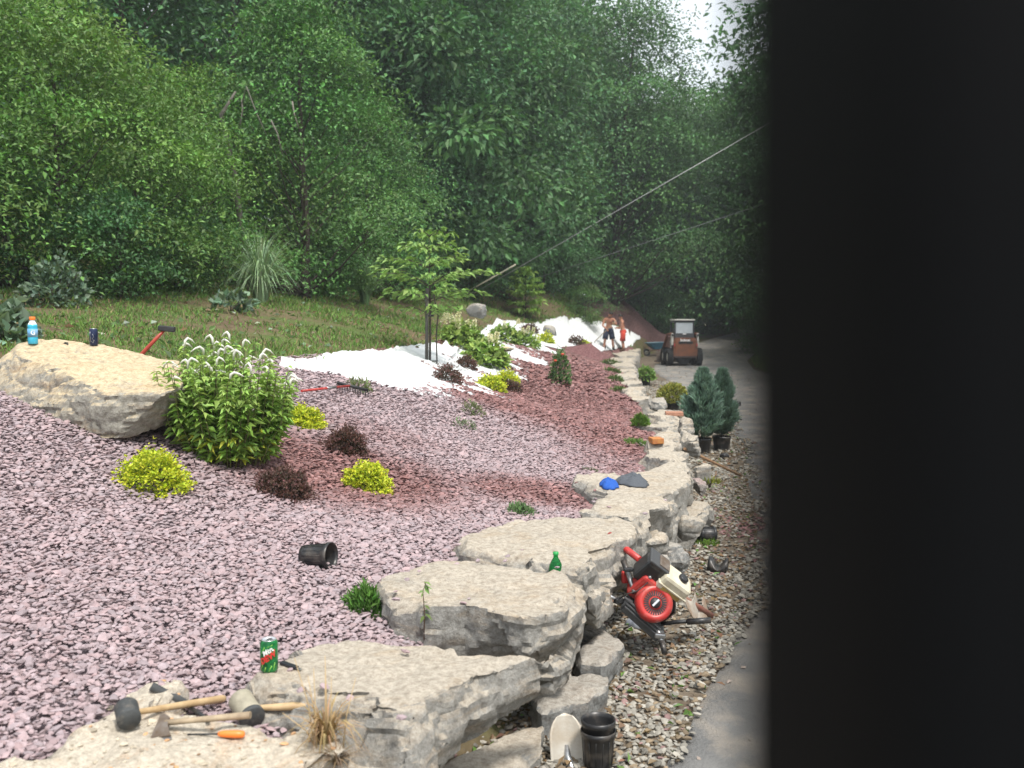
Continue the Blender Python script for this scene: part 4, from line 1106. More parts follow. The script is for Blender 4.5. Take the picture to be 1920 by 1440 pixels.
# ------------------------------------------------------------------ young staked tree and sapling
def tiered_tree(name, label, g, H_, tiers, seed, L, c, lean=0.0, trunk_r=.022, cat='tree', n_per=26):
    rs = np.random.RandomState(seed)
    o = empty(name, g, 0, label, cat)
    mb = MB(); mb.tube([(0, 0, -.05), (.01, 0, H_ * .4), (lean * .5, 0, H_ * .75), (lean, 0, H_ * .97)], [trunk_r, trunk_r * .8, trunk_r * .5, trunk_r * .15], 8)
    V, Fc, Cc = [], [], []; b = 0
    for (z, r_, nb) in tiers:
        for k in range(nb):
            a = 6.283 * (k + rs.uniform(-.3, .3)) / nb; rr = r_ * rs.uniform(.7, 1.12)
            tipz = z + rr * rs.uniform(.0, .18)
            p0 = np.array([lean * z / H_, 0, z - rr * .12]); p2 = np.array([math.cos(a) * rr + lean * z / H_, math.sin(a) * rr, tipz]); p1 = (p0 + p2) / 2 + np.array([0, 0, rr * .1])
            mb.tube([p0, p1, p2], [trunk_r * .35, trunk_r * .25, .003], 5, cap=False)
            n = int(n_per * (rr / .6 + .3))
            t = rs.uniform(.25, 1.03, n)[:, None]
            q = p0 * (1 - t) ** 2 + 2 * p1 * t * (1 - t) + p2 * t ** 2 + rs.normal(size=(n, 3)) * np.array([.05, .05, .025])
            d = nrmz((p2 - p0)[None] * 1.1 + rs.normal(size=(n, 3)) * np.array([.5, .5, .18]) + np.array([0, 0, -.18]))
            nr = nrmz(np.array([0, 0, 1.]) + rs.normal(size=(n, 3)) * .3)
            v, f, cc = leaf_arrays(q, d, nr, L * rs.uniform(.7, 1.25, n), L * .48 * rs.uniform(.8, 1.2, n), vary(c, n, rs, .25, .08), .15, .25)
            V.append(v); Fc.append(f + b); Cc.append(cc); b += len(v)
    mb.build('trunk', M['bark'], o)
    obj('crown', mesh_np('crown', np.concatenate(V), np.concatenate(Fc), np.concatenate(Cc)), M['leaf'], o)
    return o
g = ground(806, 682)
yt = tiered_tree('young_tree', 'young staked tree with flat tiers of light green leaves on the white fabric', g, 1.98,
                 [(.80, .5, 4), (1.02, .80, 7), (1.26, .84, 8), (1.50, .70, 8), (1.72, .55, 7), (1.92, .32, 6)], 81, .125, (.22, .36, .10), n_per=15, trunk_r=.018)
MB().tube([(-.045, -.05, -.1), (-.03, -.05, 1.12)], .026, 8).build('stake', mat('stake_wood', (.10, .095, .085), .9, nscale=8), yt)
MB().tube([(.11, -.03, -.1), (.10, -.03, .45), (.13, -.03, .72), (.07, -.02, .98), (.08, -.02, 1.15)], .012, 6).build('thin_stem', M['bark'], yt)
MB().lathe([(.06, .70), (.066, .70), (.066, .73), (.06, .73)], 12, close=True).build('tie', M['black_plastic'], yt)
MB().lathe([(.10, .03), (.13, .035), (.13, .045), (.10, .045)], 16, close=True).build('tree_ring', M['black_plastic'], yt)
tiered_tree('sapling', 'yellow-green sapling on the bank below the cables', ground(985, 596), 2.0, [(.3, .5, 5), (.6, .7, 6), (.95, .75, 7), (1.25, .6, 6), (1.5, .48, 6), (1.75, .34, 5), (1.95, .2, 4)], 82, .23, (.27, .42, .10), n_per=18)
# weed seedling in front of the thick slab
def weed():
    g = hit(795, 1192); o = empty('weed', g, 0, 'thin single-stemmed weed in front of the thick cream slab', 'plant')
    MB().tube([(0, 0, -.02), (.003, 0, .1), (-.004, 0, .2), (.012, 0, .245)], [.003, .0028, .002, .001], 6).build('stem', mat('weed_stem', (.10, .06, .04), .7), o)
    rs = np.random.RandomState(5); n = 16
    t = np.concatenate([rs.uniform(.19, .25, 8), rs.uniform(.08, .16, 8)]); p = np.stack([t * 0 + .002, t * 0, t], 1)
    d = rs.normal(size=(n, 3)) * np.array([1, 1, .3]) + np.array([.5, 0, -.6])
    obj('leaves', mesh_np('leaves', *leaf_arrays(p, nrmz(d), nrmz(np.array([0, -.5, 1.]) + rs.normal(size=(n, 3)) * .3), rs.uniform(.03, .055, n), rs.uniform(.012, .02, n), vary((.16, .26, .08), n, rs))), M['leaf'], o)
weed()
# ------------------------------------------------------------------ arching and dry grasses
def grass_clump(name, label, g, n, h, spread, c, seed, W=.012, cat='grass clump', droop=1.0, upright=.5, m='leaf_matte', segs=6):
    rs = np.random.RandomState(seed); V, Fc, Cc = [], [], []; b = 0
    o = empty(name, g, 0, label, cat)
    for i in range(n):
        a = rs.uniform(0, 6.283); hh = h * rs.uniform(.5, 1.1); sp = spread * rs.uniform(.15, 1.0)
        t = np.linspace(0, 1, segs)[:, None]
        d = np.array([math.cos(a), math.sin(a), 0])
        r0 = rs.uniform(0, .12) * spread
        pts = d * (r0 + sp * t ** 1.7) + np.array([0, 0, 1.]) * hh * (t * (1 + upright) - (upright + .35 * droop * rs.rand()) * t ** 2.4)
        w = W * rs.uniform(.6, 1.3) * (1 - t * .92)
        sd = np.array([-math.sin(a), math.cos(a), 0])
        tw = rs.normal() * .4
        v = np.stack([pts - sd * w, pts + sd * w + d * w * tw], 1).reshape(-1, 3)
        k = np.arange(segs - 1)[:, None] * 2
        f = np.concatenate([k + np.array([[0, 1, 3]]), k + np.array([[0, 3, 2]])]).astype(int)
        V.append(v); Fc.append(f + b); Cc.append(np.repeat(vary(c, 1, rs, .35, .1), len(v), 0)); b += len(v)
    obj('blades', mesh_np('blades', np.concatenate(V), np.concatenate(Fc), np.concatenate(Cc)), M[m], o)
    return o
grass_clump('arching_grass', 'big arching ornamental grass below the vine-draped tree', base_at(490, 17.6, 0), 560, 1.45, 1.0, (.28, .40, .24), 1, .016, droop=2.6)
grass_clump('arching_grass', 'darker arching grass left behind the staked tree', base_at(685, 25, 0), 420, 1.5, .85, (.17, .28, .13), 2, .017, droop=2.4)
dg_ = hit(612, 1392) ; dg_[2] -= .03
dgr = grass_clump('dry_grass', 'clump of dry straw-coloured grass in front of the pale slab', dg_, 120, .20, .16, (.36, .24, .12), 3, .0055, droop=3.0, upright=.7, m='straw')
_rs = np.random.RandomState(8)
dgr2 = MB()
for i in range(9):
    a = _rs.uniform(0, 6.28); x, y = _rs.normal() * .02, _rs.normal() * .02; h = _rs.uniform(.14, .32)
    lx, ly = _rs.normal() * .05, _rs.normal() * .03
    dgr2.tube([(x, y, 0), (x + lx * .3, y + ly * .3, h * .5), (x + lx, y + ly, h)], [.0026, .002, .001], 5)
dgr2.build('dry_stalks', mat('dry_stalk', (.45, .33, .18), .8), dgr)
grass_clump('dry_roots', 'tangle of dead brown grass roots below the dry clump', hit(632, 1432), 90, .07, .12, (.20, .14, .085), 4, .003, droop=3, m='straw')
# ------------------------------------------------------------------ plants waiting in pots on the roadside
def conifer(label, px, py, r, h, seed, pr=.13, ph=.22):
    g = ground(px, py); rs = np.random.RandomState(seed)
    o = empty('potted_conifer', g, 0, label, 'potted conifer', 'potted conifers by the road')
    pot_parts(o, pr, ph)
    ns, per = 300, 42; n = ns * per
    t0 = rs.rand(ns) ** .85; a0 = rs.uniform(0, 6.283, ns); reach = rs.uniform(.72, 1.22, ns); u_ = rs.rand(n)
    t = (np.repeat(t0, per) + u_ * .10).clip(0, 1); a = np.repeat(a0, per) + rs.normal(size=n) * .10
    lum = 1 + .6 * (vnoise(a * 1.6, t * 7, seed, 3) - .5)
    prof = np.interp(t, [0, .12, .35, .6, .85, 1], [.6, .92, 1, .78, .4, .03]) * lum
    rr = r * prof * np.repeat(reach, per) * (.35 + .65 * u_)
    p = np.stack([np.cos(a) * rr, np.sin(a) * rr, ph - .02 + t * h + rr * .15], 1)
    d = nrmz(np.stack([np.cos(a) * .75, np.sin(a) * .75, .7 + t * .9], 1) + rs.normal(size=(n, 3)) * .32)
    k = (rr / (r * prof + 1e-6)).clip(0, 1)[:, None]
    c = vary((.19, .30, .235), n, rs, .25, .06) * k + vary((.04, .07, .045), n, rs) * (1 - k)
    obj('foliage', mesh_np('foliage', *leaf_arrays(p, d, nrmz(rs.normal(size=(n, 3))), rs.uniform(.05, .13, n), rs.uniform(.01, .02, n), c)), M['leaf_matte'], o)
    MB().tube([(0, 0, ph * .7), (0, 0, ph + h * .9)], [.02, .004], 8).build('trunk', M['bark'], o)
conifer('taller blue-green conifer in a black pot, left of the pair', 1316, 850, .27, .92, 5)
conifer('narrower blue-green conifer in a black pot, right of the pair', 1353, 846, .19, .90, 6)
bush('potted_shrub', 'golden-green shrub in a black pot beside the slabs', 'potted shrub', ground(1262, 770), .34, .42, 2400, .05, .03, (.30, .30, .05), (.10, .13, .03), 201, 'potted shrubs by the road', lump=.25, up=.6, pot=(.14, .2))
hydrangea('light green potted hydrangea on the gravel shoulder', 1211, 724, .26, .34, 520, 202, 0, .1, (.22, .36, .09), (.14, .22), 'potted shrubs by the road')
# ------------------------------------------------------------------ small things: materials
M['wood'] = mat('ash_handle', (.50, .36, .20), .55, nscale=14, base2=(.36, .24, .12))
M['wood_old'] = mat('worn_handle', (.38, .30, .20), .7, nscale=18, base2=(.24, .18, .12))
M['rubber'] = mat('grey_rubber', (.055, .06, .062), .75, nscale=14, namt=.45, bump=.2)
M['rubber_pale'] = mat('pale_rubber', (.36, .33, .25), .75, nscale=16, namt=.3, bump=.2)
M['steel_rusty'] = mat('worn_steel', (.22, .19, .165), .55, .5, nscale=22, base2=(.13, .09, .06))
M['steel'] = mat('steel', (.45, .46, .47), .35, .9, nscale=20, namt=.3)
M['dark_steel'] = mat('dark_steel', (.05, .052, .055), .5, .5, nscale=18, namt=.4)
M['red'] = mat('red_paint', (.50, .035, .03), .4, nscale=9, base2=(.36, .03, .028))
M['orange'] = mat('orange_plastic', (.80, .20, .03), .4)
M['white_paint'] = mat('dirty_white_paint', (.66, .63, .52), .45, nscale=9, base2=(.45, .40, .28))
M['yellow'] = mat('yellow_label', (.45, .33, .10), .6, nscale=20, namt=.4)
M['alu'] = mat('aluminium', (.72, .73, .74), .3, 1.0)
M['white'] = mat('white_print', (.80, .80, .80), .5)
M['red_print'] = mat('red_print', (.6, .03, .03), .5)
for dusty in ('red', 'white_paint', 'black_plastic', 'rubber'): dust_layer(M[dusty], (.36, .30, .24), 13 if dusty != 'rubber' else 30, .50, .72, .42 if dusty == 'red' else .25)
def frame_to(p, q):
    """matrix: local z from p towards q, origin p"""
    p = Vector(p); z = (Vector(q) - p).normalized()
    x = z.cross(Vector((0, 0, 1)));  x = x.normalized() if x.length > 1e-4 else Vector((1, 0, 0))
    y = z.cross(x)
    m = Matrix((x, y, z)).transposed().to_4x4(); m.translation = p
    return m
def axes(o, x, y):
    x = Vector(x).normalized(); z = x.cross(Vector(y)).normalized(); y = z.cross(x)
    m = Matrix((x, y, z)).transposed().to_4x4(); m.translation = Vector(o); return m
def text_verts(s, size, depth=.001, shear=0.0, bold=0.0):
    cu = bpy.data.curves.new('t', 'FONT'); cu.body = s; cu.size = size; cu.extrude = depth; cu.align_x = 'CENTER'; cu.align_y = 'CENTER'; cu.shear = shear; cu.offset = bold; cu.resolution_u = 3
    o = bpy.data.objects.new('t', cu); col.objects.link(o)
    me = bpy.data.meshes.new_from_object(o.evaluated_get(bpy.context.evaluated_depsgraph_get()))
    bpy.data.objects.remove(o); bpy.data.curves.remove(cu)
    return me
def text_on(s, size, m, parent, M4, name='lettering', depth=.001, shear=0.0, bold=0.0, wrap=None, rot=0.0):
    """flat lettering put at M4 (local frame), or wrapped round a cylinder of radius wrap"""
    me = text_verts(s, size, depth, shear, bold); me.name = name
    for v in me.vertices:
        c = v.co.copy()
        if rot: c = Vector((c.x * math.cos(rot) - c.y * math.sin(rot), c.x * math.sin(rot) + c.y * math.cos(rot), c.z))
        if wrap:
            a = c.x / wrap - math.pi / 2; r_ = wrap + c.z
            c = Vector((math.cos(a) * r_, math.sin(a) * r_, c.y))
        v.co = M4 @ c if M4 is not None else c
    me.update()
    return obj(name, me, m, parent)
# ------------------------------------------------------------------ drinks
def sports_bottle():
    p = hit(62, 645); o = empty('sports_drink', p, 0, 'blue sports drink bottle with an orange cap on the boulder', 'bottle')
    pr = [(0, 0), (.030, 0), (.0335, .006), (.0335, .045), (.031, .055), (.0325, .065), (.0335, .11), (.0315, .118), (.033, .125), (.030, .14), (.019, .160), (.0165, .165), (.0165, .172), (0, .172)]
    MB().lathe(pr[:10] + [(0, .14)], 24).build('drink', mat('blue_drink', (.05, .42, .62), .15, nscale=3, namt=.1), o)
    MB().lathe([(.0303, .1402), (.019, .160), (.0165, .165), (.0165, .172), (0, .172)], 20).build('bottle_neck', mat('clear_plastic', (.75, .8, .82), .12), o)
    MB().lathe([(.0342, .05), (.0342, .108), (.0338, .108), (.0338, .05)], 24, close=True).build('label', mat('bottle_label', (.22, .36, .55), .5, nscale=14, base2=(.12, .35, .60)), o)
    MB().lathe([(.0195, .171), (.0205, .173), (.0205, .192), (.0185, .195), (0, .195)], 20).build('cap', M['orange'], o)
    c = text_on('G', .042, M['white'], o, Matrix.Translation((0, 0, .08)), wrap=.0343, bold=.001)
    c.rotation_euler = (0, 0, .5)
    return o
sports_bottle()
def can(name, label, p, r, h, body, rz=0, cat='can'):
    o = empty(name, p, rz, label, cat)
    MB().lathe([(0, .003), (r * .7, .0), (r * .78, .0), (r, .009), (r, h - .012), (r * .82, h - .001)], 32).build('body', body, o)
    lid = MB().lathe([(r * .83, h - .0015), (r * .83, h), (r * .80, h), (r * .77, h - .005), (0, h - .005)], 28).build('lid', M['alu'], o)
    MB().box((0, -.004, h - .0035), (.016, .024, .0012), bev=.0004).build('tab', M['steel'], lid)
    MB().lathe([(0, h - .0046), (.010, h - .0046), (.010, h - .0042), (0, h - .0042)], 14).build('opening', M['dark_steel'], lid).location = (0, .014, 0)
    return o
dc = can('dark_can', 'dark blue drink can on top of the boulder', hit(176, 648), .029, .123, mat('navy_can', (.018, .028, .075), .3, .4))
def curve_marks(parent, r, segs, m, name, w=.0016):
    mb = MB()
    for pts in segs:
        mb.tube([(math.cos(x / r - math.pi / 2) * (r + .0004), math.sin(x / r - math.pi / 2) * (r + .0004), z) for x, z in pts], w, 5)
    return mb.build(name, m, parent)
curve_marks(dc, .029, [[(-.014, .10), (-.016, .075), (-.008, .05), (-.015, .025)], [(.004, .085), (.014, .06), (.003, .055), (.012, .03)], [(-.006, .035), (.006, .02), (.016, .04)]], M['steel'], 'emblem')
gp = hit(505, 1258)
M['green_can'] = mat('green_can', (.02, .26, .07), .28, .35, nscale=22, base2=(.006, .10, .03), fac=(.42, .58))
gc = can('green_can', 'green soda can standing on the pale slab', gp, .0325, .122, M['green_can'], .05)
M['lime_print'] = mat('lime_print', (.25, .55, .08), .4)
for seg_ in ([(-.03, .012), (-.02, .03), (-.026, .05)], [(-.012, .008), (-.006, .026)], [(.004, .008), (.016, .03)], [(.022, .012), (.028, .04)], [(-.024, .075), (-.01, .10)], [(.0, .1), (.02, .108)]):
    curve_marks(gc, .0325, [seg_], M['lime_print'], 'lime_streak', .0014)
text_on('Mtn', .026, M['white'], gc, Matrix.Translation((0, 0, .083)), wrap=.0329, shear=.25, rot=.55, bold=.0006)
text_on('DEW', .030, M['red_print'], gc, Matrix.Translation((0, 0, .058)), wrap=.0331, shear=.25, rot=.55, bold=.0012)
curve_marks(gc, .0327, [[(-.024, .040), (.024, .088)], [(-.02, .036), (.028, .084)]], M['alu'], 'silver_slash', .0018)
def lying_bottle():
    a = hit(1177, 1178, .035); b = Vector(a) + Vector((.095, -.10, -.006))
    o = empty('plastic_bottle', a, 0, 'empty clear plastic bottle with an orange cap lying beside the auger', 'bottle')
    m4 = frame_to((0, 0, 0), Vector(b) - Vector(a))
    MB().lathe([(0, 0), (.026, 0), (.031, .008), (.031, .04), (.028, .046), (.031, .052), (.031, .09), (.026, .10), (.015, .118), (.0125, .122), (.0125, .128)], 20, m4).build('body', mat('smoky_plastic', (.16, .18, .22), .12, nscale=20, base2=(.35, .38, .42)), o)
    MB().lathe([(.0155, .122), (.0165, .123), (.0165, .142), (0, .144)], 16, m4).build('cap', M['orange'], o)
lying_bottle()
def half_bottle():
    p = hit(1042, 1064, -.03); o = empty('green_bottle', p, 0, 'green plastic soda bottle standing in the gap between two slabs', 'bottle')
    MB().lathe([(.036, -.04), (.037, 0), (.037, .02), (.033, .045), (.02, .072), (.0125, .084), (.0125, .10), (.014, .101), (.014, .105), (.011, .105)], 22).build('body', mat('green_plastic', (.02, .36, .09), .1, alpha_glass=True), o)
    MB().lathe([(.0145, .098), (.015, .099), (.015, .112), (0, .113)], 16).build('cap', mat('green_cap', (.02, .30, .07), .4), o)
half_bottle()
# ------------------------------------------------------------------ hand tools on the corner slab
def lay(px, py, dz=0.0): return Vector(hit(px, py, dz))
def mallet(name, label, head, out_dir, hr, hl, h_end, m_head, m_handle, hd=.011):
    """cylindrical head centred at head with its axis along out_dir; handle runs to h_end"""
    o = empty(name, head, 0, label, 'mallet')
    ax = Vector(out_dir).normalized()
    m4 = frame_to(-ax * hl / 2, ax * hl / 2)
    MB().lathe([(0, 0), (hr * .92, 0), (hr, .005), (hr * 1.0, hl * .3), (hr * .96, hl * .5), (hr, hl * .7), (hr, hl - .005), (hr * .92, hl), (0, hl)], 26, m4).build('head', m_head, o)
    e = Vector(h_end) - Vector(head); d = e.normalized()
    MB().tube([d * hr * .3, d * hr * 1.4, e * .6, e * .97, e], [hd * .9, hd * .9, hd * 1.15, hd * 1.25, hd], 14).build('handle', m_handle, o)
    return o
h0 = lay(240, 1362); h0.z += .043
mallet('rubber_mallet', 'dark rubber mallet with a light wooden handle, at the left of the corner slab', h0, (.45, -.85, -.18), .038, .085, lay(418, 1336) + Vector((0, .02, .045)), M['rubber'], M['wood'])
h1 = lay(462, 1352); h1.z += .046
mb1 = mallet('pale_mallet', 'pale rubber mallet lying with its handle towards the dry grass', h1, (.55, -.72, -.25), .045, .12, lay(575, 1350) + Vector((0, .03, .04)), M['rubber_pale'], M['wood'], .012)
MB().lathe([(0, 0), (.042, 0), (.046, .003), (.046, .018), (.0445, .018)], 24, frame_to(Vector((.55, -.72, -.25)).normalized() * .064, (0, 0, 0))).build('dark_face', M['rubber'], mb1)
def hatchet():
    a = lay(310, 1372, .03); b = lay(470, 1366, .045)
    o = empty('hatchet', a, 0, 'hatchet with a worn wooden handle in front of the mallets', 'hatchet')
    e = b - a; d = e.normalized()
    MB().tube([(0, 0, 0), e * .3, e * .65, e], [.012, .011, .013, .0145], 12, squash=.8).build('handle', M['wood_old'], o)
    u = Vector((.05, -1, -.32)).normalized()      # towards the edge
    m4 = axes(Vector((0, 0, 0)), d, u)
    # outline of the head in the plane of handle and edge direction
    poly = [(-.026, -.034), (-.012, -.036), (.012, -.016), (.014, .012), (.022, .03), (.045, .072), (-.020, .074), (-.022, .03), (-.022, 0)]
    hd = MB().prism(poly, -.009, .009, m4)
    ob = hd.build('head', M['steel_rusty'], o)
    MB().prism([(.0455, .0722), (-.0205, .0742), (-.019, .084), (.048, .082)], -.0035, .0035, m4).build('edge', M['steel'], ob)
hatchet()
def bar_tool():
    a = lay(284, 1298, .022); b = lay(352, 1338, .03); c = lay(392, 1362, .02)
    o = empty('brick_chisel', a, 0, 'dark chisel with a black rubber grip behind the mallet handle', 'chisel')
    e = b - a
    MB().tube([(0, 0, 0), e * .05, e * .35, e * .4, e * .9, e], [.014, .0165, .0155, .0185, .017, .012], 14).build('grip', M['rubber'], o)
    MB().tube([e, c - a], [.008, .007], 10).build('shank', M['dark_steel'], o)
bar_tool()
def screwdriver():
    a = lay(409, 1384, .014); b = lay(459, 1385, .014); c = lay(352, 1383, .010)
    o = empty('screwdriver', a, 0, 'screwdriver with a bright orange handle under the hatchet', 'screwdriver')
    e = b - a
    MB().tube([(0, 0, 0), e * .12, e * .3, e * .7, e * .95, e], [.006, .010, .0115, .0125, .011, .006], 12).build('handle', M['orange'], o)
    MB().tube([(0, 0, 0), c - a], .0032, 8).build('shaft', M['dark_steel'], o)
screwdriver()
def marker():
    a = lay(526, 1246, .009); b = lay(562, 1259, .009)
    o = empty('utility_knife', a, 0, 'black utility knife lying right beside the green can', 'knife')
    e = b - a; d = e.normalized(); L = e.length
    MB().box(e * .45, (L * .8, .022, .013), M=axes((0, 0, 0), d, (0, 1, 0)).to_3x3().to_4x4(), bev=.003).build('handle', mat('black_blue', (.012, .014, .02), .35), o)
    MB().box(e * .95, (L * .22, .012, .002), M=axes((0, 0, 0), d, (0, 1, 0)).to_3x3().to_4x4()).build('blade', M['steel'], o)
marker()
def sledge():
    a = Vector(P(262, 668, 7.25)); b = Vector(P(305, 622, 7.25))
    o = empty('hammer', a, 0, 'red-handled hammer with a dark head propped up behind the boulder', 'hammer')
    e = b - a
    MB().tube([e * -1.2, (0, 0, 0), e * .5, e * 1.05], [.016, .016, .0145, .012], 12).build('handle', mat('red_handle', (.42, .06, .035), .45, nscale=10), o)
    hd = MB().box(e * 1.12 + Vector((.01, 0, 0)), (.125, .045, .042), M=Matrix.Rotation(.10, 4, 'Y'), bev=.008).build('head', M['dark_steel'], o)
sledge()
# ------------------------------------------------------------------ nursery pots
def pot_thing(label, p, r, h, M4, name='nursery_pot', ribs=True):
    o = empty(name, p, 0, label, 'plant pot', 'empty black nursery pots')
    MB().lathe(pot_shell(r, h), 28, M4).build('wall', M['black_plastic'], o)
    if ribs:
        mb = MB()
        for k in range(14):
            a = 6.283 * k / 14
            mb.tube([M4 @ Vector((math.cos(a) * r * .86, math.sin(a) * r * .86, h * .12)), M4 @ Vector((math.cos(a) * r * .975, math.sin(a) * r * .975, h * .8))], r * .02, 5)
        mb.build('ribs', M['black_plastic'], o)
    return o
g = ground(595, 1072); r_ = .066
pot_thing('black nursery pot lying on its side on the pink gravel', g + np.array([0, 0, .085]), r_, .165, Matrix.Rotation(R(90 + 3), 4, 'Y') @ Matrix.Translation((0, 0, -.08)) if False else (Matrix.Rotation(R(-18), 4, 'Z') @ Matrix.Rotation(R(86), 4, 'Y') @ Matrix.Translation((0, 0, -.08))))
g = ground(1322, 1018)
pot_thing('black nursery pot lying on the shoulder by the ledge stone', g + np.array([0, 0, .075]), .07, .15, Matrix.Rotation(R(20), 4, 'Z') @ Matrix.Rotation(R(98), 4, 'Y') @ Matrix.Translation((0, 0, -.075)))
g = GP(1122, 1452, 0.0); g = np.array([g[0], g[1] + .02, float(H(g[0], g[1])) + .02])
o = pot_thing('stack of two upright black pots at the bottom edge', g, .070, .165, Matrix.Identity(4), 'stacked_pots', True)
o['category'] = 'plant pots'
MB().lathe([(a, b + .045) for a, b in pot_shell(.0685, .165)], 28).build('inner_pot', M['black_plastic'], o)
g = ground(1383, 764)
pot_thing('small dark upturned pot out on the road', g, .085, .12, Matrix.Translation((0, 0, .13)) @ Matrix.Rotation(R(180), 4, 'X'), ribs=False)
def crushed_pot():
    g = ground(1343, 1076); o = empty('crushed_pot', g + np.array([0, 0, .0]), 0, 'crushed black pot with a deep dent on the shoulder gravel', 'plant pot')
    n, m_ = 28, 8; vs, fs = [], []
    for j in range(m_):
        for k in range(n):
            a = 6.283 * k / n; t = j / (m_ - 1); r_ = .062 + .012 * t
            x = math.cos(a) * r_; y = math.sin(a) * r_; z = t * .14
            # lie on its side, axis along x
            X, Y, Z = z - .07, y, x + .062
            dent = math.exp(-((X - .005) / .03) ** 2)
            if Z > .045: Z -= dent * (Z - .045) * .95
            Y *= 1 + .25 * dent
            vs.append((X, Y, Z))
    for j in range(m_ - 1):
        for k in range(n): fs.append((j * n + k, j * n + (k + 1) % n, (j + 1) * n + (k + 1) % n, (j + 1) * n + k))
    fs.append(tuple(range(n)))
    w = MB().add(vs, fs, True).build('wall', M['black_plastic'], o); w.rotation_euler = (0, .12, -.3)
    md = w.modifiers.new('t', 'SOLIDIFY'); md.thickness = .003
    MB().tube([(.071 + 0, math.cos(6.283 * k / 24) * .076, .062 + math.sin(6.283 * k / 24) * .076 * (1 if math.sin(6.283 * k / 24) < .3 else .75)) for k in range(25)], .004, 6, cap=False).build('rim', M['black_plastic'], o).rotation_euler = (0, .12, -.3)
crushed_pot()
g = ground(1357, 862)
pot_thing('small crushed black pot at the foot of the conifers', g + np.array([0, -.02, .05]), .05, .09, Matrix.Rotation(R(50), 4, 'Z') @ Matrix.Rotation(R(100), 4, 'Y') @ Matrix.Translation((0, 0, -.045)), ribs=False)
# ------------------------------------------------------------------ spade leaning at the bottom edge
def spade():
    p = Vector(P(1062, 1392, 4.12)); o = empty('spade', p, 0, 'round-pointed spade with a pale worn blade beside the stacked pots', 'spade')
    up = Vector((-.06, .35, .93)).normalized(); rt = Vector((1, .12, .02)).normalized(); nn = rt.cross(up).normalized()
    vs, fs = [], []; nu, nv = 13, 15
    for j in range(nv):
        t = j / (nv - 1)                       # 0 at socket, 1 at the point
        w = .074 * (1 if t < .45 else math.sqrt(max(0, 1 - ((t - .45) / .55) ** 2)))
        w = max(w, .002)
        for i in range(nu):
            s_ = (i / (nu - 1) - .5) * 2
            q = rt * (s_ * w) + up * (t * .205 - .085) + nn * (.018 * (s_ * w / .074) ** 2 + .012 * (t - .5) ** 2)
            vs.append(q)
    for j in range(nv - 1):
        for i in range(nu - 1): fs.append((j * nu + i, j * nu + i + 1, (j + 1) * nu + i + 1, (j + 1) * nu + i))
    b = MB().add(vs, fs, True).build('blade', mat('worn_blade', (.52, .50, .45), .5, .25, nscale=9, base2=(.42, .36, .28), bump=.1), o)
    md = b.modifiers.new('t', 'SOLIDIFY'); md.thickness = .003
    s0 = up * -.06; hd = Vector((.12, -.55, -.16))
    MB().tube([up * -.01 - nn * .006, s0, s0 + hd * .18], [.010, .017, .018], 12).build('socket', M['steel'], o)
    MB().tube([s0 + hd * .16, s0 + hd * 1.6], .0155, 12).build('handle', M['wood_old'], o)
spade()
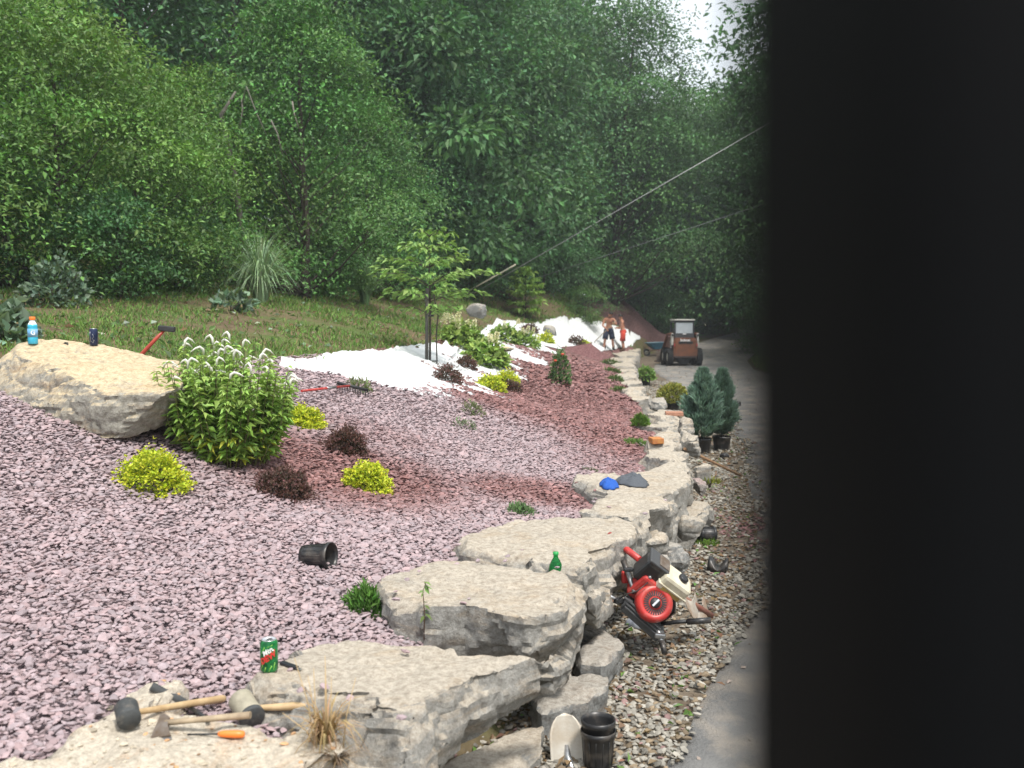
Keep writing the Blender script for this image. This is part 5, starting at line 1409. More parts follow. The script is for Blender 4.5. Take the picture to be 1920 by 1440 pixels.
# ------------------------------------------------------------------ engine auger lying against the edge
def auger():
    g = ground(1225, 1190)
    o = empty('earth_auger', g, 0, 'red engine earth auger with white fuel tank lying against the stone edge', 'auger')
    G0 = Vector(g)
    def W(px, py, d): return Vector(P(px, py, d)) - G0
    D = 5.35
    k = D / F_PX
    ex = Vector((math.cos(R(38)), .15, -math.sin(R(38)))).normalized()   # along the tilted engine, down to the right
    ey0 = Vector((.10, .85, .42)).normalized()
    def Fm(px, py, d, tilt=None): return axes(W(px, py, d), tilt or ex, ey0)
    # recoil cover: short cylinder facing the camera
    c = W(1226, 1131, D - .05); face = Vector((.10, -.93, .33)).normalized()
    m4 = frame_to(c - face * .03, c + face)
    cov = MB().lathe([(0, .0), (.104, .0), (.106, .01), (.104, .045), (.092, .062), (.07, .066), (.067, .060), (.035, .060), (.033, .066), (0, .067)], 36, m4).build('recoil_cover', M['red'], o)
    sl = MB()
    for q in range(28):
        a = 6.283 * q / 28; u = Vector((math.cos(a), math.sin(a), 0))
        sl.box(m4 @ (u * .051 + Vector((0, 0, .061))), (.026, .0065, .006), M=(m4.to_3x3() @ Matrix.Rotation(a, 3, 'Z')).to_4x4())
    sl.build('cooling_slots', M['dark_steel'], cov)
    MB().lathe([(0, .066), (.030, .066), (.028, .074), (0, .075)], 24, m4).build('starter_hub', M['dark_steel'], cov)
    MB().box(m4 @ Vector((0, 0, .076)), (.05, .012, .003), M=(m4.to_3x3() @ Matrix.Rotation(.7, 3, 'Z')).to_4x4(), bev=.001).build('badge', M['alu'], cov)
    # red shroud body round the cover
    MB().box(W(1213, 1103, D + .02), (.17, .10, .17), M=Fm(0, 0, 1).to_3x3().to_4x4(), bev=.02).build('engine_shroud', M['red'], o)
    MB().box(W(1222, 1128, D + .12), (.2, .17, .18), M=Fm(0, 0, 1).to_3x3().to_4x4(), bev=.015).build('engine_block', M['dark_steel'], o)
    fin = MB()
    for q in range(7):
        fin.box(W(1222, 1128, D + .12) + Fm(0, 0, 1).to_3x3() @ Vector((-.09 + q * .03, 0, .0)), (.006, .20, .20), M=Fm(0, 0, 1).to_3x3().to_4x4())
    fin.build('cooling_fins', M['steel_rusty'], o)
    # fuel tank
    ct = W(1262, 1093, D - .01); R3 = Fm(0, 0, 1).to_3x3().to_4x4()
    tk = MB().box(ct, (.185, .135, .11), M=R3, bev=.022).build('fuel_tank', M['white_paint'], o)
    MB().box(ct + R3.to_3x3() @ Vector((0, 0, -.008)), (.197, .147, .008), M=R3, bev=.003).build('tank_seam', M['white_paint'], tk)
    up3 = R3.to_3x3() @ Vector((0, 0, 1)); sgn = 1 if up3.z > 0 else -1
    topn = up3 * sgn
    cc = ct + topn * .054 + ex * .02
    MB().lathe([(0, 0), (.028, 0), (.029, .004), (.029, .018), (.025, .021), (0, .021)], 20, frame_to(cc, cc + topn)).build('fuel_cap', M['black_plastic'], tk)
    MB().box(ct - ey0 * .0685 - topn * .03, (.125, .002, .024), M=R3).build('tank_label', M['yellow'], tk)
    # air filter housing and its cover
    ca = W(1218, 1068, D - .0)
    af = MB().box(ca, (.13, .12, .15), M=R3, bev=.018).build('air_filter', M['black_plastic'], o)
    MB().box(ca + topn * .082 , (.135, .125, .018), M=R3, bev=.006).build('filter_lid', mat('grey_plastic', (.05, .052, .055), .5), af)
    MB().box(ca + topn * .092 + ex * .03, (.07, .09, .01), M=R3, bev=.003).build('filter_plate', M['steel_rusty'], af)
    MB().lathe([(0, 0), (.012, 0), (.010, .012), (0, .014)], 10, frame_to(ca - ey0 * .06, ca - ey0)).build('filter_knob', M['steel'], af)
    # red handle tube reaching up over the slab
    h = [W(1200, 1050, D + .05), W(1172, 1028, D + .2), W(1143, 1003, D + .34)]
    ht = MB().tube(h, [.019, .019, .019], 16).build('handle_tube', M['red'], o)
    MB().tube([h[2] + (h[1] - h[2]) * .16, h[2] + (h[1] - h[2]) * .22], .0200, 16).build('worn_ring', M['white_paint'], ht)
    # gearbox frame plates, left below
    R2 = axes((0, 0, 0), Vector((math.cos(R(42)), 0, -math.sin(R(42)))), Vector((.1, 1, .2))).to_3x3().to_4x4()
    fp = MB().box(W(1205, 1158, D + .02), (.27, .13, .07), M=R2, bev=.01)
    for q in (-1, 0, 1): fp.box(W(1205, 1158, D - .05) + Vector((0, 0, q * .025)), (.27, .02, .010), M=R2, bev=.003)
    fp.build('gearbox', mat('grey_casting', (.11, .115, .12), .6, .2, nscale=14, namt=.4), o)
    # bars with grips
    def bar(pts, r_, mm, nm, par=o): return MB().tube(pts, r_, 10).build(nm, mm, par)
    b1 = bar([W(1168, 1130, D - .02), W(1148, 1120, D - .03), W(1128, 1110, D - .03)], .010, M['steel'], 'handle_bar')
    bar([W(1130, 1111, D - .03), W(1103, 1098, D + .0)], .017, M['black_plastic'], 'grip', b1)
    MB().box(W(1160, 1126, D - .03), (.05, .035, .03), rz=.4, bev=.006).build('bar_clamp', M['dark_steel'], b1)
    b2 = bar([W(1190, 1112, D - .02), W(1183, 1092, D + .02), W(1176, 1072, D + .06)], [.014, .014, .013], M['steel'], 'handle_bar')
    bar([W(1177, 1076, D + .06), W(1169, 1052, D + .12)], .017, M['black_plastic'], 'grip', b2)
    MB().box(W(1172, 1082, D + .08), (.04, .03, .07), rz=.2, bev=.008).build('throttle_cover', M['red'], b2)
    MB().box(W(1178, 1068, D + .03), (.055, .03, .022), rz=.2, bev=.006).build('throttle_lever', M['dark_steel'], b2)
    b3 = bar([W(1240, 1170, D - .02), W(1270, 1166, D - .06), W(1295, 1165, D - .08)], .011, M['dark_steel'], 'handle_bar')
    bar([W(1288, 1166, D - .08), W(1333, 1163, D - .10)], .017, M['black_plastic'], 'grip', b3)
    b4 = bar([W(1228, 1172, D - .02), W(1236, 1190, D - .05), W(1243, 1208, D - .09)], [.016, .018, .014], M['steel'], 'handle_bar')
    bar([W(1240, 1202, D - .08), W(1247, 1226, D - .12)], .016, M['black_plastic'], 'grip', b4)
    MB().box(W(1238, 1192, D - .07), (.06, .03, .03), rz=-.3, bev=.008).build('bar_clamp', M['steel'], b4)
    MB().tube([W(1160, 1124, D - .06), W(1175, 1114, D - .1), W(1195, 1108, D - .1), W(1215, 1092, D - .09)], .0035, 6).build('throttle_cable', M['black_plastic'], o)
    # auger screw going back behind the tank: shaft with a helical flight
    s0 = W(1270, 1114, D + .10); s1 = W(1334, 1154, D + .34); d = (s1 - s0).normalized()
    MB().tube([s0, s1], .018, 12).build('screw_shaft', mat('rusty_red', (.22, .07, .05), .7, nscale=12, base2=(.2, .12, .08)), o)
    m_fl = mat('worn_flight', (.46, .43, .38), .5, .3, nscale=8, base2=(.30, .2, .13))
    def flight(c, nrm_, r_, a0, a1, warp):
        x = nrm_.cross(Vector((0, 1, 0))).normalized(); y = nrm_.cross(x).normalized(); n = 26; rows = 4; vs, fs = [], []
        for q in range(n + 1):
            t = q / n; a = a0 + (a1 - a0) * t; u = x * math.cos(a) + y * math.sin(a)
            for j in range(rows): vs.append(c + nrm_ * (warp * (t - .5)) + u * (.016 + (r_ - .016) * j / (rows - 1)))
        for q in range(n):
            for j in range(rows - 1): fs.append((q * rows + j, q * rows + j + 1, (q + 1) * rows + j + 1, (q + 1) * rows + j))
        f = MB().add(vs, fs, False).build('screw_flight', m_fl, o)
        md = f.modifiers.new('t', 'SOLIDIFY'); md.thickness = .005
    nv = Vector((.93, -.22, .30)).normalized()
    flight(W(1294, 1122, D + .16), nv, .125, 0.4, 4.6, .05)
    flight(W(1311, 1140, D + .25), Vector((.80, -.45, .35)).normalized(), .085, 1.2, 5.2, .05)
auger()
# ------------------------------------------------------------------ shirts, bricks, pole, rake
def cloth_heap(name, label, outline, cat, m, seed, h=.05):
    rs = np.random.RandomState(seed)
    cx_, cy_, sx_, sy_ = outline; c = Vector(hit(cx_, cy_)); pts = [c + Vector((math.cos(q * .7) * sx_ * (1 + .18 * math.sin(q * 2.3 + seed)), math.sin(q * .7) * sy_, 0)) for q in range(9)]
    n, rings = 48, 10; vs = [(0, 0, h * .8)]; fs = []
    ang = [math.atan2(p.y - c.y, p.x - c.x) for p in pts]; rad = [(p.xy - c.xy).length for p in pts]
    o_ = sorted(zip(ang, rad)); A = np.array([a for a, _ in o_]); Rr = np.array([r_ for _, r_ in o_])
    A = np.concatenate([A[-1:] - 2 * math.pi, A, A[:1] + 2 * math.pi]); Rr = np.concatenate([Rr[-1:], Rr, Rr[:1]])
    for j in range(1, rings + 1):
        t = j / rings
        for k in range(n):
            a = -math.pi + 2 * math.pi * k / n; r_ = np.interp(a, A, Rr) * t * (1 + .05 * math.sin(9 * a + seed))
            x, y = math.cos(a) * r_, math.sin(a) * r_
            w = mnoise.noise(Vector((x * 14 + seed, y * 14, seed))) * .35 + mnoise.noise(Vector((x * 34 + y * 20, y * 40, seed + 2))) * .25
            z = h * ((1 - t ** 3) * (.75 + w)) + .008
            z += drop(c.x + x, c.y + y) - c.z
            vs.append((x, y, z))
    for k in range(n): fs.append((0, 1 + k, 1 + (k + 1) % n))
    for j in range(rings - 1):
        for k in range(n): fs.append((1 + j * n + k, 1 + (j + 1) * n + k, 1 + (j + 1) * n + (k + 1) % n, 1 + j * n + (k + 1) % n))
    o = MB().add(vs, fs, True).build(name, m); o.location = c
    md = o.modifiers.new('t', 'SOLIDIFY'); md.thickness = .004
    return tag(o, label, cat)
cloth_heap('blue_shirt', 'crumpled bright blue shirt on the big slab', (1141, 912, .065, .13), 'shirt', mat('blue_cloth', (.012, .085, .38), .85, bump=.4, bscale=90), 1, .07)
cloth_heap('grey_shirt', 'crumpled dark grey shirt beside the blue one', (1185, 908, .135, .20), 'shirt', mat('grey_cloth', (.075, .085, .10), .85, bump=.4, bscale=90), 4, .075)
def brick(label, px, py, size, rz, m):
    p = hit(px, py); b = MB().box((0, 0, size[2] / 2 - .006), size, bev=.006).build('brick', m); b.location = p; b.rotation_euler = (0, 0, rz)
    tag(b, label, 'brick')
brick('orange brick piece on a far slab left of the conifers', 1230, 830, (.125, .16, .06), .15, mat('brick_orange', (.48, .22, .06), .85, nscale=30, base2=(.40, .14, .05), bump=.4))
brick('flat reddish brick piece on the slab behind the conifers', 1264, 778, (.23, .2, .05), -.1, mat('brick_red', (.40, .20, .13), .85, nscale=24, bump=.4))
def pole():
    a = Vector(hit(1288, 847)) + Vector((0, 0, .02)); b = Vector(ground(1392, 896)) + Vector((0, 0, .02))
    o = empty('wooden_pole', a, 0, 'brown wooden tool pole leaning from the slab down to the shoulder', 'pole')
    MB().tube([(a - b) * .04, (0, 0, 0), (b - a) * .5, b - a], [.014, .017, .016, .015], 12).build('shaft', mat('brown_pole', (.33, .19, .10), .6, nscale=14), o)
    MB().tube([b - a, (b - a) * 1.06], .018, 12).build('ferrule', M['dark_steel'], o)
pole()
def rake():
    a = Vector(ground(566, 768)) + Vector((0, 0, .17)); b = Vector(ground(655, 744)) + Vector((0, 0, .11))
    o = empty('rake', b, 0, 'garden rake with a red and silver handle lying in the gravel', 'rake')
    e = a - b
    sh = MB().tube([(0, 0, 0), e], .012, 10).build('handle', M['red'], o)
    MB().tube([e * .30, e * .50], .0128, 10).build('silver_sleeve', M['steel'], sh)
    h0 = Vector(ground(632, 738)) + Vector((0, 0, .11)) - b; h1 = Vector(ground(690, 752)) + Vector((0, 0, .11)) - b
    hd = MB().tube([h0, h1], .016, 8).build('head_bar', M['dark_steel'], o)
    for q in range(13):
        p = h0 + (h1 - h0) * (q / 12)
        MB().tube([p, p + Vector((.004, -.012, -.03)), p + Vector((.006, -.016, -.075))], [.006, .005, .003], 5).build('tine', M['dark_steel'], o)
rake()
# ------------------------------------------------------------------ cables and utility pole
def utility():
    x, y = 13.0, 36.0; z = float(H(x, y))
    o = empty('utility_pole', (x, y, z), 0, 'wooden utility pole on the right bank hidden behind the black post', 'utility pole')
    MB().tube([(0, 0, -.5), (0, 0, 13)], [.16, .11], 14).build('shaft', M['bark_pale'], o)
    MB().box((0, 0, 12.3), (2.2, .1, .12), bev=.01).build('crossarm', M['bark_pale'], o)
    for s_ in (-.95, 0, .95): MB().lathe([(0, 12.36), (.04, 12.36), (.05, 12.42), (.03, 12.5), (0, 12.52)], 10).build('insulator', M['steel'], o, loc=(s_, 0, 0))
    def attach(px0, py0, px1, py1):
        g = ground(px0, py0); t = (1620 - px0) / (px1 - px0); yy = py0 + (py1 - py0) * t
        top = P(1620, yy, 36.0); return Vector(g), Vector((x, y, top[2]))
    a, b = attach(858, 557, 1440, 236)
    m_w = mat('galvanised_wire', (.36, .37, .37), .5, .4)
    w = empty('guy_wire', a, 0, 'steel guy wire with a pale guard running up to the right', 'cable')
    MB().tube([(0, 0, -.2), b - a], .017, 6).build('strand', m_w, w)
    e = (b - a); 
    # guard ends at pixel 967,495
    best = min((abs((960 + F_PX * ((a + e * t).x) / ((a + e * t) - Vector(CAM)).dot(Vector(_f))) - 967), t) for t in [i / 400 for i in range(1, 200)])[1]
    MB().tube([(0, 0, 0), e * best], .028, 10).build('guard', mat('pale_guard', (.62, .58, .44), .5), w)
    a2, b2 = attach(905, 545, 1340, 412)
    w2 = empty('guy_wire', a2, 0, 'thin lower guy wire without guard', 'cable')
    MB().tube([(0, 0, -.2), b2 - a2], .011, 6).build('strand', mat('thin_wire', (.2, .21, .22), .5, .4), w2)
utility()
def log_pile():
    a = Vector(ground(925, 552)); b = Vector(ground(990, 580))
    o = empty('fallen_log', a, 0, 'brown fallen log and brush on the bank under the cables', 'log')
    e = b - a
    MB().tube([(0, 0, .1), e * .5 + Vector((0, 0, .18)), e + Vector((0, 0, .08))], [.13, .15, .10], 10).build('trunk', mat('log_bark', (.16, .11, .075), .9, nscale=6, namt=.5, bump=.8, bscale=12), o)
    _r = np.random.RandomState(3)
    for q in range(6):
        p = e * _r.uniform(.1, .9) + Vector((0, 0, .2))
        MB().tube([p, p + Vector((_r.normal() * .3, _r.normal() * .3, .25)), p + Vector((_r.normal() * .5, _r.normal() * .5, .35))], [.03, .02, .008], 6).build('branch', M['bark_pale'], o)
log_pile()
def dead_tree():
    g = np.array(base_at(470, 20.5, 0)); o = empty('dead_sapling', g, 0, 'bare pale dead branches showing in the dark gap left of the vine-draped tree', 'dead tree')
    G0 = Vector(g)
    W = lambda px, py, d: Vector(P(px, py, d)) - G0
    MB().tube([(0, 0, -.1), W(440, 330, 20), W(415, 215, 19.4), W(442, 172, 19.2)], [.07, .06, .045, .02], 8).build('trunk', M['bark_pale'], o)
    for pts in (((452, 200), (462, 162), (480, 210), (502, 258)), ((450, 235), (455, 205), (452, 180)), ((508, 225), (520, 250), (530, 290)), ((548, 190), (552, 215), (560, 240))):
        MB().tube([W(*q, 19.0) for q in pts], [.016, .014, .011, .006][:len(pts)], 6).build('branch', M['bark_pale'], o)
dead_tree()
# ------------------------------------------------------------------ gravel piles
def pile(label, g, rx, ry, h, seed, cols, lean=0.0):
    n, m_ = 40, 14; vs = [(lean, 0, h)]; fs = []
    for j in range(1, m_ + 1):
        t = j / m_
        for k in range(n):
            a = 6.283 * k / n
            x = lean * (1 - t) + math.cos(a) * rx * t; y = math.sin(a) * ry * t
            z = h * (1 - t) ** 1.12 + (mnoise.noise(Vector((x * 1.5 + seed, y * 1.5, 0))) * .10 * h if j < m_ else 0)
            vs.append((x, y, z + float(H(g[0] + x, g[1] + y)) - g[2] - (.08 if j == m_ else 0)))
    for k in range(n): fs.append((0, 1 + k, 1 + (k + 1) % n))
    for j in range(m_ - 1):
        for k in range(n): fs.append((1 + j * n + k, 1 + (j + 1) * n + k, 1 + (j + 1) * n + (k + 1) % n, 1 + j * n + (k + 1) % n))
    o = MB().add(vs, fs, True).build('gravel_pile', cols); o.location = g
    return tag(o, label, 'gravel pile')
M['pile'] = mat('dark_gravel', (.22, .13, .125), .95, nscale=16, base2=(.06, .035, .036), nd=6, bump=1, bscale=20, spec=.1)
_pg = np.array(base_at(1185, 55, 0))
pile('large dark red gravel pile behind the workers and wheelbarrow', _pg, 3.9, 3.4, 2.95 - _pg[2], 2, M['pile'], lean=-1.1)
pile('small fresh heap of red gravel at the workers feet', ground(1106, 668), .95, .9, .42, 5, M['bed'])
# ------------------------------------------------------------------ skid-steer loader seen from behind
def skid_steer():
    g = ground(1285, 688); g[2] = float(roadz(g[1])) + .035
    o = empty('skid_steer_loader', g, R(2), 'worn orange-brown skid-steer loader parked on the road, seen from behind', 'loader')
    M['rust_orange'] = mat('faded_orange', (.20, .07, .03), .7, nscale=4, base2=(.11, .05, .032), bump=.1)
    M['tyre'] = mat('tyre', (.022, .022, .022), .85, nscale=10, namt=.4)
    M['cab'] = mat('cab_grey', (.06, .065, .07), .6, nscale=5, namt=.3)
    M['offwhite'] = mat('dirty_offwhite', (.62, .61, .56), .6, nscale=4, namt=.35)
    # body: rear box, wider at the shoulders
    b = MB()
    prof = [(-.46, .34), (.46, .34), (.50, .46), (.50, 1.02), (.44, 1.18), (-.44, 1.18), (-.50, 1.02), (-.50, .46)]
    m4 = Matrix(((1, 0, 0, 0), (0, 0, 1, 0), (0, 1, 0, 0), (0, 0, 0, 1)))
    b.prism(prof, 0, 1.9, m4)
    body = b.build('body', M['rust_orange'], o)
    MB().box((0, -.012, .76), (.86, .03, .72), bev=.02).build('tail_door', M['rust_orange'], o)
    gr = MB().box((0, -.034, .985), (.60, .012, .10), bev=.006).build('grille', M['cab'], o)
    for q in range(4): MB().box((0, -.045, .95 + q * .023), (.56, .012, .007)).build('louvre', M['tyre'], gr)
    MB().box((0, -.04, .985), (.02, .016, .11)).build('grille_bar', M['rust_orange'], gr)
    text_on('bobcat', .15, M['white'], o, Matrix.Translation((-.02, -.032, 1.085)) @ Matrix.Rotation(R(90), 4, 'X'), bold=.004, depth=.002)
    MB().box((0, .05, .40), (.94, .14, .10), bev=.03).build('bumper', M['cab'], o)
    MB().lathe([(0, -.40), (.26, -.40), (.30, -.34), (.30, .30), (0, .30)], 14, Matrix.Translation((0, .45, .36)) @ Matrix.Rotation(R(90), 4, 'X')).build('belly', M['cab'], o)
    # cab
    cf = MB()
    for sx in (-1, 1):
        cf.box((sx * .385, .30, 1.50), (.06, .06, .78), bev=.012); cf.box((sx * .385, 1.15, 1.45), (.06, .06, .8), bev=.012)
        cf.box((sx * .385, .72, 1.85), (.05, .9, .06), bev=.01)
    cf.box((0, .30, 1.27), (.80, .07, .20), bev=.015); cf.box((0, .30, 1.86), (.76, .06, .07), bev=.012)
    cab = cf.build('cab_frame', M['cab'], o)
    MB().box((0, .295, 1.58), (.70, .012, .46), bev=.004).build('rear_window', mat('hazy_glass', (.45, .50, .54), .25, nscale=3, namt=.15), cab)
    MB().box((0, .72, 1.925), (.88, 1.0, .06), bev=.02).build('roof', M['offwhite'], cab)
    MB().box((0, .26, 1.335), (.14, .02, .035), bev=.006).build('work_lamp', M['white'], cab)
    for sx in (-1, 1):
        MB().box((sx * .30, .7, 1.32), (.5 * 0 + .06, .8, .5), bev=.02).build('side_screen', M['cab'], cab)
    MB().box((0, .9, 1.2), (.5, .4, .5), bev=.05).build('seat', M['tyre'], cab)
    # lift arms and their uprights
    for sx in (-1, 1):
        a = MB()
        a.box((sx * .535, .18, 1.12), (.075, .22, .5), bev=.012)
        arm = a.build('arm_upright', M['offwhite'], o)
        MB().tube([(sx * .535, .2, 1.34), (sx * .535, 1.2, 1.30), (sx * .535, 2.0, .75), (sx * .535, 2.25, .3)], [.06, .06, .055, .05], 8).build('lift_arm', M['rust_orange'], o)
        MB().tube([(sx * .535, .25, .62), (sx * .535, .5, 1.05)], .035, 10).build('lift_cylinder', M['steel'], o)
        MB().lathe([(0, 0), (.05, 0), (.05, .03), (0, .035)], 12, Matrix.Translation((sx * .535, .06, 1.30)) @ Matrix.Rotation(R(90), 4, 'X')).build('pivot', M['cab'], arm)
        MB().box((sx * .47, -.02, .88), (.045, .02, .12), bev=.006).build('tail_light', mat('tail_red', (.4, .03, .03), .3) if sx < 0 else bpy.data.materials['tail_red'], o)
    bk = MB(); bk.prism([(0, 0), (.5, 0), (.55, .06), (.1, .08), (.06, .5), (0, .5)], -.8, .8, Matrix.Translation((0, 2.25, .06)) @ Matrix(((0, 0, 1, 0), (1, 0, 0, 0), (0, 1, 0, 0), (0, 0, 0, 1))))
    bk.build('bucket', M['steel_rusty'], o)
    # wheels
    R_t, W_t = .365, .25
    tp = [(R_t * .52, -W_t * .42), (R_t * .80, -W_t * .5), (R_t * .95, -W_t * .44), (R_t, -W_t * .3), (R_t, W_t * .3), (R_t * .95, W_t * .44), (R_t * .80, W_t * .5), (R_t * .52, W_t * .42)]
    for sx in (-1, 1):
        for yy in (.32, 1.32):
            m4 = Matrix.Translation((sx * .615, yy, R_t)) @ Matrix.Rotation(R(90), 4, 'Y')
            w = MB().lathe([(0, -W_t * .3), (R_t * .5, -W_t * .34), (R_t * .5, W_t * .34), (0, W_t * .3)], 20, m4).build('wheel', M['offwhite'], o)
            MB().lathe(tp, 30, m4, close=True).build('tyre', M['tyre'], w)
            lg = MB()
            for q in range(18):
                a = 6.283 * q / 18
                for s2 in (-1, 1):
                    aa = a + (.17 if s2 > 0 else 0)
                    lg.box(m4 @ Vector((math.cos(aa) * (R_t + .006), math.sin(aa) * (R_t + .006), s2 * W_t * .22)), (.03, .035, W_t * .5), M=(m4.to_3x3() @ Matrix.Rotation(aa, 3, 'Z') @ Matrix.Rotation(s2 * .5, 3, 'X')).to_4x4())
            lg.build('tread_lugs', M['tyre'], w)
skid_steer()
# ------------------------------------------------------------------ wheelbarrow
def wheelbarrow():
    g = ground(1230, 668)
    o = empty('wheelbarrow', g, R(8), 'blue steel wheelbarrow standing on the verge beside the loader', 'wheelbarrow')
    s = g[1] / 47.0
    mb = MB(); out = []
    top = [(-.52, -.33), (-.40, -.36), (.45, -.34), (.52, -.28), (.52, .28), (.45, .34), (-.40, .36), (-.52, .33)]
    bot = [(-.16, -.20), (-.10, -.22), (.28, -.21), (.33, -.18), (.33, .18), (.28, .21), (-.10, .22), (-.16, .20)]
    n = 8
    vs = [(x, y, .70 + .04 * x) for x, y in top] + [(x, y, .36) for x, y in bot] + [(x * .96, y * .96, .69 + .04 * x) for x, y in top] + [(x * .96, y * .96, .375) for x, y in bot]
    fs = [tuple(range(8, 16))[::-1]] + [(i, (i + 1) % n, n + (i + 1) % n, n + i) for i in range(n)] + [tuple(range(24, 32))] + [(16 + i, 24 + i, 24 + (i + 1) % n, 16 + (i + 1) % n) for i in range(n)] + [(i, 16 + i, 16 + (i + 1) % n, (i + 1) % n) for i in range(n)]
    mb.add(vs, fs)
    t = mb.build('tray', mat('blue_steel', (.035, .16, .25), .5, nscale=5, base2=(.03, .10, .16)), o)
    MB().tube([(x, y, .705 + .04 * x) for x, y in top + top[:1]], .012, 6).build('tray_rim', mat('pale_rim', (.25, .38, .45), .5), t)
    m4 = Matrix.Translation((-.50, 0, .19)) @ Matrix.Rotation(R(90), 4, 'X')
    w = MB().lathe([(0, -.03), (.10, -.035), (.10, .035), (0, .03)], 16, m4).build('wheel', M['offwhite'], o)
    MB().lathe([(.10, -.04), (.17, -.05), (.19, -.03), (.19, .03), (.17, .05), (.10, .04)], 22, m4, close=True).build('tyre', M['tyre'], w)
    for sy in (-1, 1):
        MB().tube([(-.55, sy * .06, .20), (-.1, sy * .16, .34), (.4, sy * .25, .40), (.85, sy * .30, .58)], .018, 8).build('handle', M['wood_old'], o)
        MB().tube([(.18, sy * .20, .36), (.24, sy * .24, .02), (.40, sy * .24, .02), (.46, sy * .24, .40)], .014, 8).build('leg', M['dark_steel'], o)
    MB().tube([(.30, -.24, .10), (.30, .24, .10)], .010, 6).build('leg_brace', M['dark_steel'], o)
wheelbarrow()
# ------------------------------------------------------------------ two workers
M['skin'] = mat('tanned_skin', (.42, .20, .125), .55, nscale=3, base2=(.34, .15, .095))
M['hair'] = mat('dark_hair', (.02, .014, .01), .7)
def person(label, g, rz, J, hair, shorts_mat, seed, scale=1.0, boots=None, shorts_len=.75):
    """J: joint positions; the body is one skinned mesh, shorts, hair and shoes are its children"""
    o = empty('person', g, rz, label, 'person'); o.scale = (scale,) * 3
    V_, E_, Rr = [], [], []
    def add(p, r_, par=None):
        V_.append(Vector(p)); Rr.append(r_)
        if par is not None: E_.append((par, len(V_) - 1))
        return len(V_) - 1
    def lerp(a, b, t): return Vector(a) * (1 - t) + Vector(b) * t
    pel = add(J['pelvis'], (.145, .115))
    sp = add(lerp(J['pelvis'], J['chest'], .5), (.125, .10), pel)
    ch = add(J['chest'], (.155, .115), sp)
    ub = add(lerp(J['chest'], J['neck'], .55), (.13, .095), ch)
    nk = add(J['neck'], (.058, .058), ub)
    h1 = add(lerp(J['neck'], J['head'], .45), (.068, .075), nk)
    h2 = add(J['head'], (.083, .098), h1)
    add(lerp(J['neck'], J['head'], 1.5), (.066, .078), h2)
    for s in 'LR':
        sh = add(J['sh' + s], (.066, .066), ub)
        ua = add(lerp(J['sh' + s], J['el' + s], .45), (.052, .052), sh)
        el = add(J['el' + s], (.041, .041), ua)
        fa = add(lerp(J['el' + s], J['ha' + s], .35), (.043, .043), el)
        wr = add(lerp(J['el' + s], J['ha' + s], .86), (.028, .030), fa)
        pm = add(J['ha' + s], (.038, .024), wr)
        d = (Vector(J['ha' + s]) - Vector(J['el' + s])).normalized()
        hp = add(J['hip' + s], (.10, .10), pel)
        th = add(lerp(J['hip' + s], J['kn' + s], .5), (.083, .083), hp)
        kn = add(J['kn' + s], (.056, .058), th)
        cf = add(lerp(J['kn' + s], J['an' + s], .35), (.057, .057), kn)
        an = add(J['an' + s], (.038, .040), cf)
        to = add(J['to' + s], (.042, .030), an)
    me = bpy.data.meshes.new('body'); me.from_pydata([tuple(v) for v in V_], E_, [])
    t = bpy.data.objects.new('tmp', me); col.objects.link(t)
    sk = t.modifiers.new('s', 'SKIN'); sk.use_smooth_shade = True
    for i, d in enumerate(me.skin_vertices[0].data): d.radius = Rr[i]; d.use_root = (i == 0)
    sb = t.modifiers.new('u', 'SUBSURF'); sb.levels = 2; sb.render_levels = 2
    m2 = bpy.data.meshes.new_from_object(t.evaluated_get(bpy.context.evaluated_depsgraph_get())); m2.name = 'body'
    bpy.data.objects.remove(t); bpy.data.meshes.remove(me)
    # fingers, nose and ears join the same mesh
    mb = MB()
    for s in 'LR':
        ha = Vector(J['ha' + s]); d = (ha - Vector(J['el' + s])).normalized(); sd = d.cross(Vector((0, 0, 1))).normalized(); dn = d.cross(sd)
        if dn.z > 0: dn = -dn
        for q, L in enumerate((.070, .078, .072, .058)):
            b = ha + sd * ((q - 1.5) * .019) + d * .02
            mb.tube([b, b + d * L * .5 + dn * .006, b + d * L * .75 + dn * .03, b + d * L * .6 + dn * .055], [.0095, .009, .0085, .007], 6)
        b = ha - sd * .03 - d * .015
        mb.tube([b, b - sd * .022 + d * .022 + dn * .012, b - sd * .012 + d * .048 + dn * .028], [.011, .010, .008], 6)
    fw = Vector(J['face']).normalized(); hd = Vector(J['head']); upv = (hd - Vector(J['neck'])).normalized(); rt = fw.cross(upv).normalized()
    mb.tube([hd + fw * .085 + upv * .03, hd + fw * .115 - upv * .005, hd + fw * .09 - upv * .015], [.008, .016, .010], 6)
    for sg in (-1, 1): mb.tube([hd + rt * sg * .078 + upv * .025, hd + rt * sg * .092, hd + rt * sg * .078 - upv * .03], [.012, .018, .008], 6)
    bm = bmesh.new(); bm.from_mesh(m2); bm2 = mb.mesh('x'); bm.from_mesh(bm2); bm.to_mesh(m2); bm.free()
    m2.polygons.foreach_set('use_smooth', np.ones(len(m2.polygons), bool))
    body = obj('body', m2, M['skin'], o)
    for sg in (-1, 1): MB().lathe([(0, 0), (.012, .002), (.010, .008), (0, .01)], 8, frame_to(hd + fw * .082 + rt * sg * .033 + upv * .018, hd + fw * .2 + rt * sg * .033 + upv * .018)).build('eye', M['hair'], o)
    MB().tube([hd + fw * .084 - upv * .045 + rt * .028, hd + fw * .092 - upv * .047, hd + fw * .084 - upv * .045 - rt * .028], .006, 6).build('mouth', mat('lips', (.25, .08, .06), .6) if 'lips' not in bpy.data.materials else bpy.data.materials['lips'], o)
    # hair cap
    vs, fs = [], []; n = 20; m_ = 9
